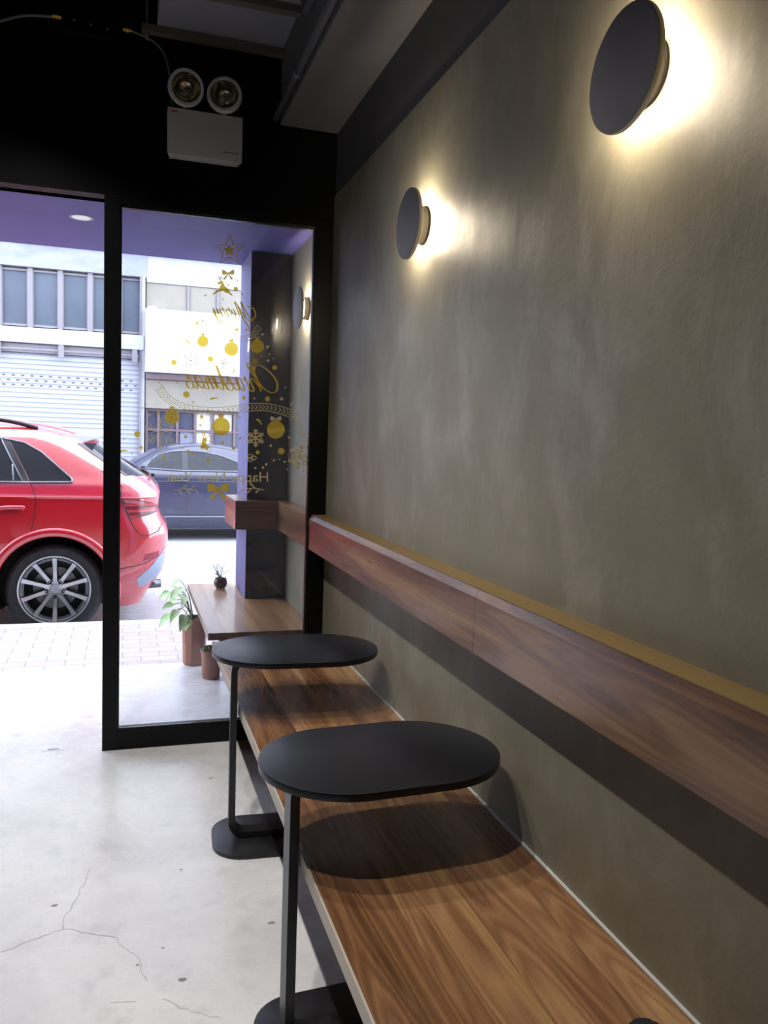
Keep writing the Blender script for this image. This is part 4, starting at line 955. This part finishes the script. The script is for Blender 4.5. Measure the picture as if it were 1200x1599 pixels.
b = nb(); script(b, 'Merry', 392, 498, 27, 1.5, -10, sx=1.05); stroke(b, [(p.x, p.y) for p in spline([(386,478,0),(396,482,0),(399,493,0),(393,501,0),(386,499,0)], 6)], 1.9)
stroke(b, [(p.x, p.y) for p in spline([(372,478,0),(378,494,0),(389,512,0),(388,518,0)], 6)], 2.0)
sticker('merry_lettering', b, m_gold, 'mirrored gold word Merry in script high on the glass', 'lettering')
b = nb(); script(b, 'Christmas', 438, 613, 42, 2.1, -9, sx=.99)
sticker('christmas_lettering', b, m_gold, 'mirrored gold word Christmas in script across the middle of glass', 'lettering')
me = text_mesh('Happy New Year', 1.0); b = nb(); b.from_mesh(me); bpy.data.meshes.remove(me)
xs = [v.co.x for v in b.verts]; Lx = max(xs)-min(xs); x0_ = min(xs)
for v in b.verts:
    u_ = (v.co.x-x0_)/Lx; v.co = dec(419-u_*(419-257), 752-v.co.y*21.5)
sticker('new_year_lettering', b, m_gold2, 'mirrored gold words Happy New Year low on the glass', 'lettering')
# baubles
def bauble(cx, cy, r, lab, dots=False, band=False, ribbon=False, mat=None):
    c = dec(cx, cy); t = thing('bauble_sticker', lab, 'sticker', (c.x, SY, c.z-r*PXS), 'gold bauble stickers on the glass')
    b = nb(); flat(b, circ(cx, cy, r, 32)); bo = obj('ball', b, mat or m_gold, t)
    if not ribbon: b = nb(); flat(b, [(cx-r*.3, cy-r*1.0), (cx-r*.34, cy-r*1.38), (cx+r*.30, cy-r*1.42), (cx+r*.3, cy-r*1.0)]); obj('cap', b, m_gold3, t)
    else: b = nb(); bow(b, cx, cy-r*1.15, r*.62); obj('ribbon', b, m_gold2, t)
    def raise_(b): bmesh.ops.translate(b, verts=b.verts, vec=(0, -.0004, 0)); return b
    if dots:
        b = nb()
        for k in range(9): a = 2.4*k; q = r*.28*math.sqrt(k); flat(b, circ(cx+q*math.cos(a), cy+q*math.sin(a), .9, 8))
        obj('speckles', raise_(b), base('bauble_speckle', (.03,.03,.04), .6), t)
    if band: b = nb(); flat(b, [(cx-r*.96, cy-.5), (cx+r*.9, cy-r*.30), (cx+r*.97, cy+r*.15), (cx-r*.9, cy+r*.42)]); obj('band', raise_(b), m_gold2, t)
bauble(317, 533, 9, 'small gold bauble sticker furthest left in the upper row of three', mat=m_gold)
bauble(361.5, 545, 11, 'gold bauble sticker in the middle of the upper row of three')
bauble(402, 541, 10.5, 'gold bauble sticker over the column in the upper row of three')
bauble(268.5, 651, 11.5, 'speckled gold bauble sticker below the left end of long garland', dots=True)
bauble(345.5, 666, 14, 'plain gold bauble sticker with square cap under garland middle')
bauble(431, 671, 14, 'gold bauble sticker with ribbon bow and pale band over black column', band=True, ribbon=True)
# snowflakes
def flake(cx, cy, r, lab, wd=1.4, mat=None, rot=.0, br=2):
    b = nb()
    for k in range(6):
        a = rot+math.pi/2+k*math.pi/3; d = (math.cos(a), math.sin(a)); stroke(b, [(cx, cy), (cx+d[0]*r, cy+d[1]*r)], wd)
        for j in range(br):
            q = r*(.42+.30*j); l_ = r*(.36-.10*j)
            for s_ in (-1, 1):
                a2 = a+s_*math.pi/3.4; stroke(b, [(cx+d[0]*q, cy+d[1]*q), (cx+d[0]*q+math.cos(a2)*l_, cy+d[1]*q+math.sin(a2)*l_)], wd*.85)
    sticker('snowflake_sticker', b, mat or m_gold2, lab, 'sticker', 'snowflake stickers on the glass')
flake(298, 563, 15, 'grey-gold snowflake sticker on the white shop sign area', 1.3, gold('grey_gold', (.62,.56,.36)))
flake(350, 567, 8, 'small faint snowflake sticker left of the letter G', 1.1, gold('grey_gold_2', (.62,.57,.40)), .3)
flake(398, 564, 6, 'tiny dark gold snowflake sticker on the column above Christmas', 1.0, m_gold3)
flake(251, 678, 24, 'large thin-lined snowflake sticker above the dark car windscreen', 1.2, m_gold2, .0, 3)
flake(399.5, 684, 14, 'bold gold snowflake sticker on the black column beside ribboned bauble', 2.2, m_gold2)
flake(468, 714, 19.5, 'big gold snowflake sticker at the lower corner by the frame', 2.2, m_gold2, .2)
# garlands
def garland(pts, wd, lab, chev, lw=1.1, mat=None, skip=None):
    P = spline([(*p, 0) for p in pts], 10); b = nb(); up, dn = [], []
    for i, p in enumerate(P):
        d = (P[min(i+1, len(P)-1)]-P[max(i-1, 0)]).normalized(); n_ = Vector((-d.y, d.x, 0)); up.append(p-n_*wd/2); dn.append(p+n_*wd/2)
    stroke(b, [(p.x, p.y) for p in up], lw); stroke(b, [(p.x, p.y) for p in dn], lw)
    acc = 0
    for i in range(1, len(P)-1):
        acc += (P[i]-P[i-1]).length
        if acc >= chev:
            acc = 0; d = (P[i+1]-P[i-1]).normalized(); n_ = Vector((-d.y, d.x, 0)); h = wd*.30
            a, c, e = P[i]-n_*h-d*chev*.45, P[i]+d*chev*.35, P[i]+n_*h-d*chev*.45
            stroke(b, [(a.x, a.y), (c.x, c.y), (e.x, e.y)], lw*1.3)
    sticker('garland_sticker', b, mat or m_gold2, lab, 'sticker')
garland([(246,603),(262,622),(285,635.5),(322,642),(361,640.5),(392,636),(421,636.5),(452,645),(468,655)], 11.5, 'long curved gold garland sticker with chevrons below the word Christmas', 5.0)
garland([(299,512),(325,517),(352,524),(376,529),(393,524),(406,509)], 8, 'short thin gold garland sticker with leaves below the word Merry', 4.0, .7, gold('faint_gold', (.85,.76,.45)))
# stocking, holly, twigs, ribbon scraps
b = nb(); flat(b, [(317,683),(323,684),(322,693),(327,699),(324,703),(316,699),(315,692)]); flat(b, circ(316,698,3,12)); stroke(b, [(318,683),(316,676),(319,673),(320,682)], 1.2); stroke(b, circ(326,685,4.5,14), .8, True); stroke(b, circ(327,702,3.4,14), .8, True)
sticker('stocking_sticker', b, m_gold, 'gold Christmas stocking sticker between baubles above the dark car', 'sticker')
b = nb()
for a in (0, 2.1, 4.2):
    stroke(b, [(393+3*math.cos(a)+4.5*math.cos(t_)*(1+.25*math.cos(5*t_)), 715+3*math.sin(a)+3*math.sin(t_)*(1+.25*math.cos(5*t_))) for t_ in [2*math.pi*k/20 for k in range(20)]], .9, True)
sticker('holly_sticker', b, m_gold2, 'outlined holly leaf sticker on the column edge above Happy', 'sticker')
for sx, lab in (((272,764,1), 'sprig of gold twigs beside the large bow, over the dark car'), ((412,763,-1), 'sprig of gold twigs on the column under the word Happy')):
    x0, y0, s_ = sx; b = nb(); stroke(b, [(x0, y0+2), (x0+s_*16, y0-1), (x0+s_*36, y0+2)], 1.1)
    for k in range(5): q = x0+s_*(6+6.5*k); stroke(b, [(q, y0), (q+s_*5, y0-5 if k % 2 else y0+5)], 1.5); flat(b, circ(q+s_*5.5, y0-5.5 if k % 2 else y0+5.5, 1.5, 8))
    sticker('twig_sticker', b, m_gold2, lab, 'sticker')
for i, (x, y, a, lab) in enumerate(((294,535,.5,'curled gold ribbon sticker left of the small bauble, over white sign'), (405,658,.5,'curled gold ribbon sticker between column snowflake and garland'), (297,706,.35,'curled gold ribbon sticker over the roof of the dark car'), (193,704,-.5,'curled gold ribbon sticker by the mullion near the shutter'), (334,622,-.5,'curled gold ribbon sticker between garland and Christmas'))):
    b = nb(); ca, sa = math.cos(a), math.sin(a); P = [(-7,-2),(-3,-3.2),(2,-1.5),(7,2.5),(6,4.5),(3.5,2.2),(0,1.2),(-3,0),(-6,1)]
    flat(b, [(x+.85*(p[0]*ca-p[1]*sa), y+.85*(p[0]*sa+p[1]*ca)) for p in P]); sticker('ribbon_sticker', b, m_gold, lab, 'sticker')
# confetti dots: one separate sticker each
DOTS = [(344,434,1.6),(371,438,1.4),(329,450,1.3),(368.5,451,3.4),(357,445,1.5),(321,461,1.5),(378.5,459,1.8),(348,467,1.3),(308,505,2.6),(316.5,501,1.6),(370,515,3),(385,515,1.8),(410,522,1.9),(418,541.5,2.1),(421,553,1.5),(409,556.5,1.3),(419,563,2),(427,560,1.2),(429,574,3.8),(272,566,4.6),(329,560.5,4.6),(278,551,1.8),(366,578,1.6),(446,605,1.4),(440,623,2.2),(418,623,4),(397.5,622,1.6),(249,598,1.4),(291,616,5),(276,597,1.8),(302,628,1.6),(247,645,2.6),(234,648,2),(223,637,1.6),(315,651,2.8),(214.5,678,4.9),(220.5,699,2.7),(194,685,1.5),(206,708,1.4),(290,682,2.8),(313,664,2),(348,691,2.6),(365,700,2.6),(375,684,2.2),(374,652,1.8),(381,621,3),(300,675,1.3),(256,714,2.7),(285,700,1.5),(325,719,3),(274,719,1.2),(402.5,706.5,3.1),(439.5,704.5,5.2),(423,696,2),(482.5,698,3.6),(468,676,2.1),(471.5,666.5,1.8),(479,684,1.7),(455,632,2.2),(457,628,1.4),(416,725,1.8),(445,721,1.9),(449,733,1.6),(437,717,1.2),(399,731,1.6),(474,735,1.4),(411,730,1.9),(452,683,2.4),(304,728,1.3),(233,660,1.3),(228,631,1.2),(335,605,1.4)]
ANCH = {'the star outline': (358,391), 'the small upper bow': (356,429), 'the reindeer': (346,450), 'the word Merry': (365,490), 'the short upper garland': (352,522), 'the leftmost upper bauble': (317,533), 'the middle upper bauble': (361,545), 'the upper bauble on the column': (402,541), 'the grey snowflake': (298,563), 'the faint small snowflake': (350,567),
 'the tiny column snowflake': (398,564), 'the capital C': (420,594), 'the end of the word Christmas': (287,595), 'the middle of the word Christmas': (340,592), 'the speckled bauble': (268,651), 'the square-capped bauble': (345,666), 'the ribboned bauble': (431,671), 'the large thin snowflake': (251,678), 'the bold column snowflake': (399,684), 'the corner snowflake': (468,714),
 'the stocking': (321,692), 'the holly leaf': (393,715), 'the word Happy': (395,742), 'the word New': (335,742), 'the word Year': (275,742), 'the garland end by the frame': (462,650), 'the left garland end': (248,608)}
seen = {}
info = []
for i, (x, y, r) in enumerate(DOTS):
    nm, (ax_, ay_) = min(ANCH.items(), key=lambda q: (q[1][0]-x)**2+(q[1][1]-y)**2)
    dx, dy = x-ax_, y-ay_; vert = 'above' if dy < -abs(dx)*.4 else ('below' if dy > abs(dx)*.4 else ''); hor = 'left' if dx < -abs(dy)*.4 else ('right' if dx > abs(dy)*.4 else '')
    place = {('above','left'): 'above and left of', ('above','right'): 'above and right of', ('below','left'): 'below and left of', ('below','right'): 'below and right of', ('above',''): 'straight above', ('below',''): 'straight below', ('','left'): 'left of', ('','right'): 'right of', ('',''): 'at'}[(vert, hor)]
    size = 'large' if r > 3.6 else 'medium' if r > 2.4 else 'small' if r > 1.55 else 'tiny'
    info.append((size+' gold dot sticker '+place+' '+nm, math.hypot(dx, dy)))
for lab in set(k for k, d in info):
    ix = sorted([i for i, k in enumerate(info) if k[0] == lab], key=lambda i: info[i][1])
    for q, i in enumerate(ix):
        info[i] = (lab if len(ix) == 1 else lab+[', the closest one', ', the next one out', ', the third one out', ', the fourth one out', ', the fifth one out'][min(q, 4)], 0)
for i, (x, y, r) in enumerate(DOTS):
    b = nb(); flat(b, circ(x, y, r, 14)); sticker('dot_sticker', b, (m_gold if r > 2.4 else m_gold2), info[i][0], 'sticker', 'gold dot stickers on the glass')
for i, (x, y, r, lab) in enumerate(((317,501,3.4,'tiny sparkle sticker under the word Merry over the white sign'), (320.5,568,3.2,'tiny sparkle sticker beside the grey snowflake'), (440,623,4.2,'sparkle sticker on the column below the letter C'), (428,719,3.6,'sparkle sticker on the column under the ribboned bauble'))):
    b = nb(); flat(b, star(x, y, r, .25, 4)); sticker('sparkle_sticker', b, m_gold2, lab, 'sticker')
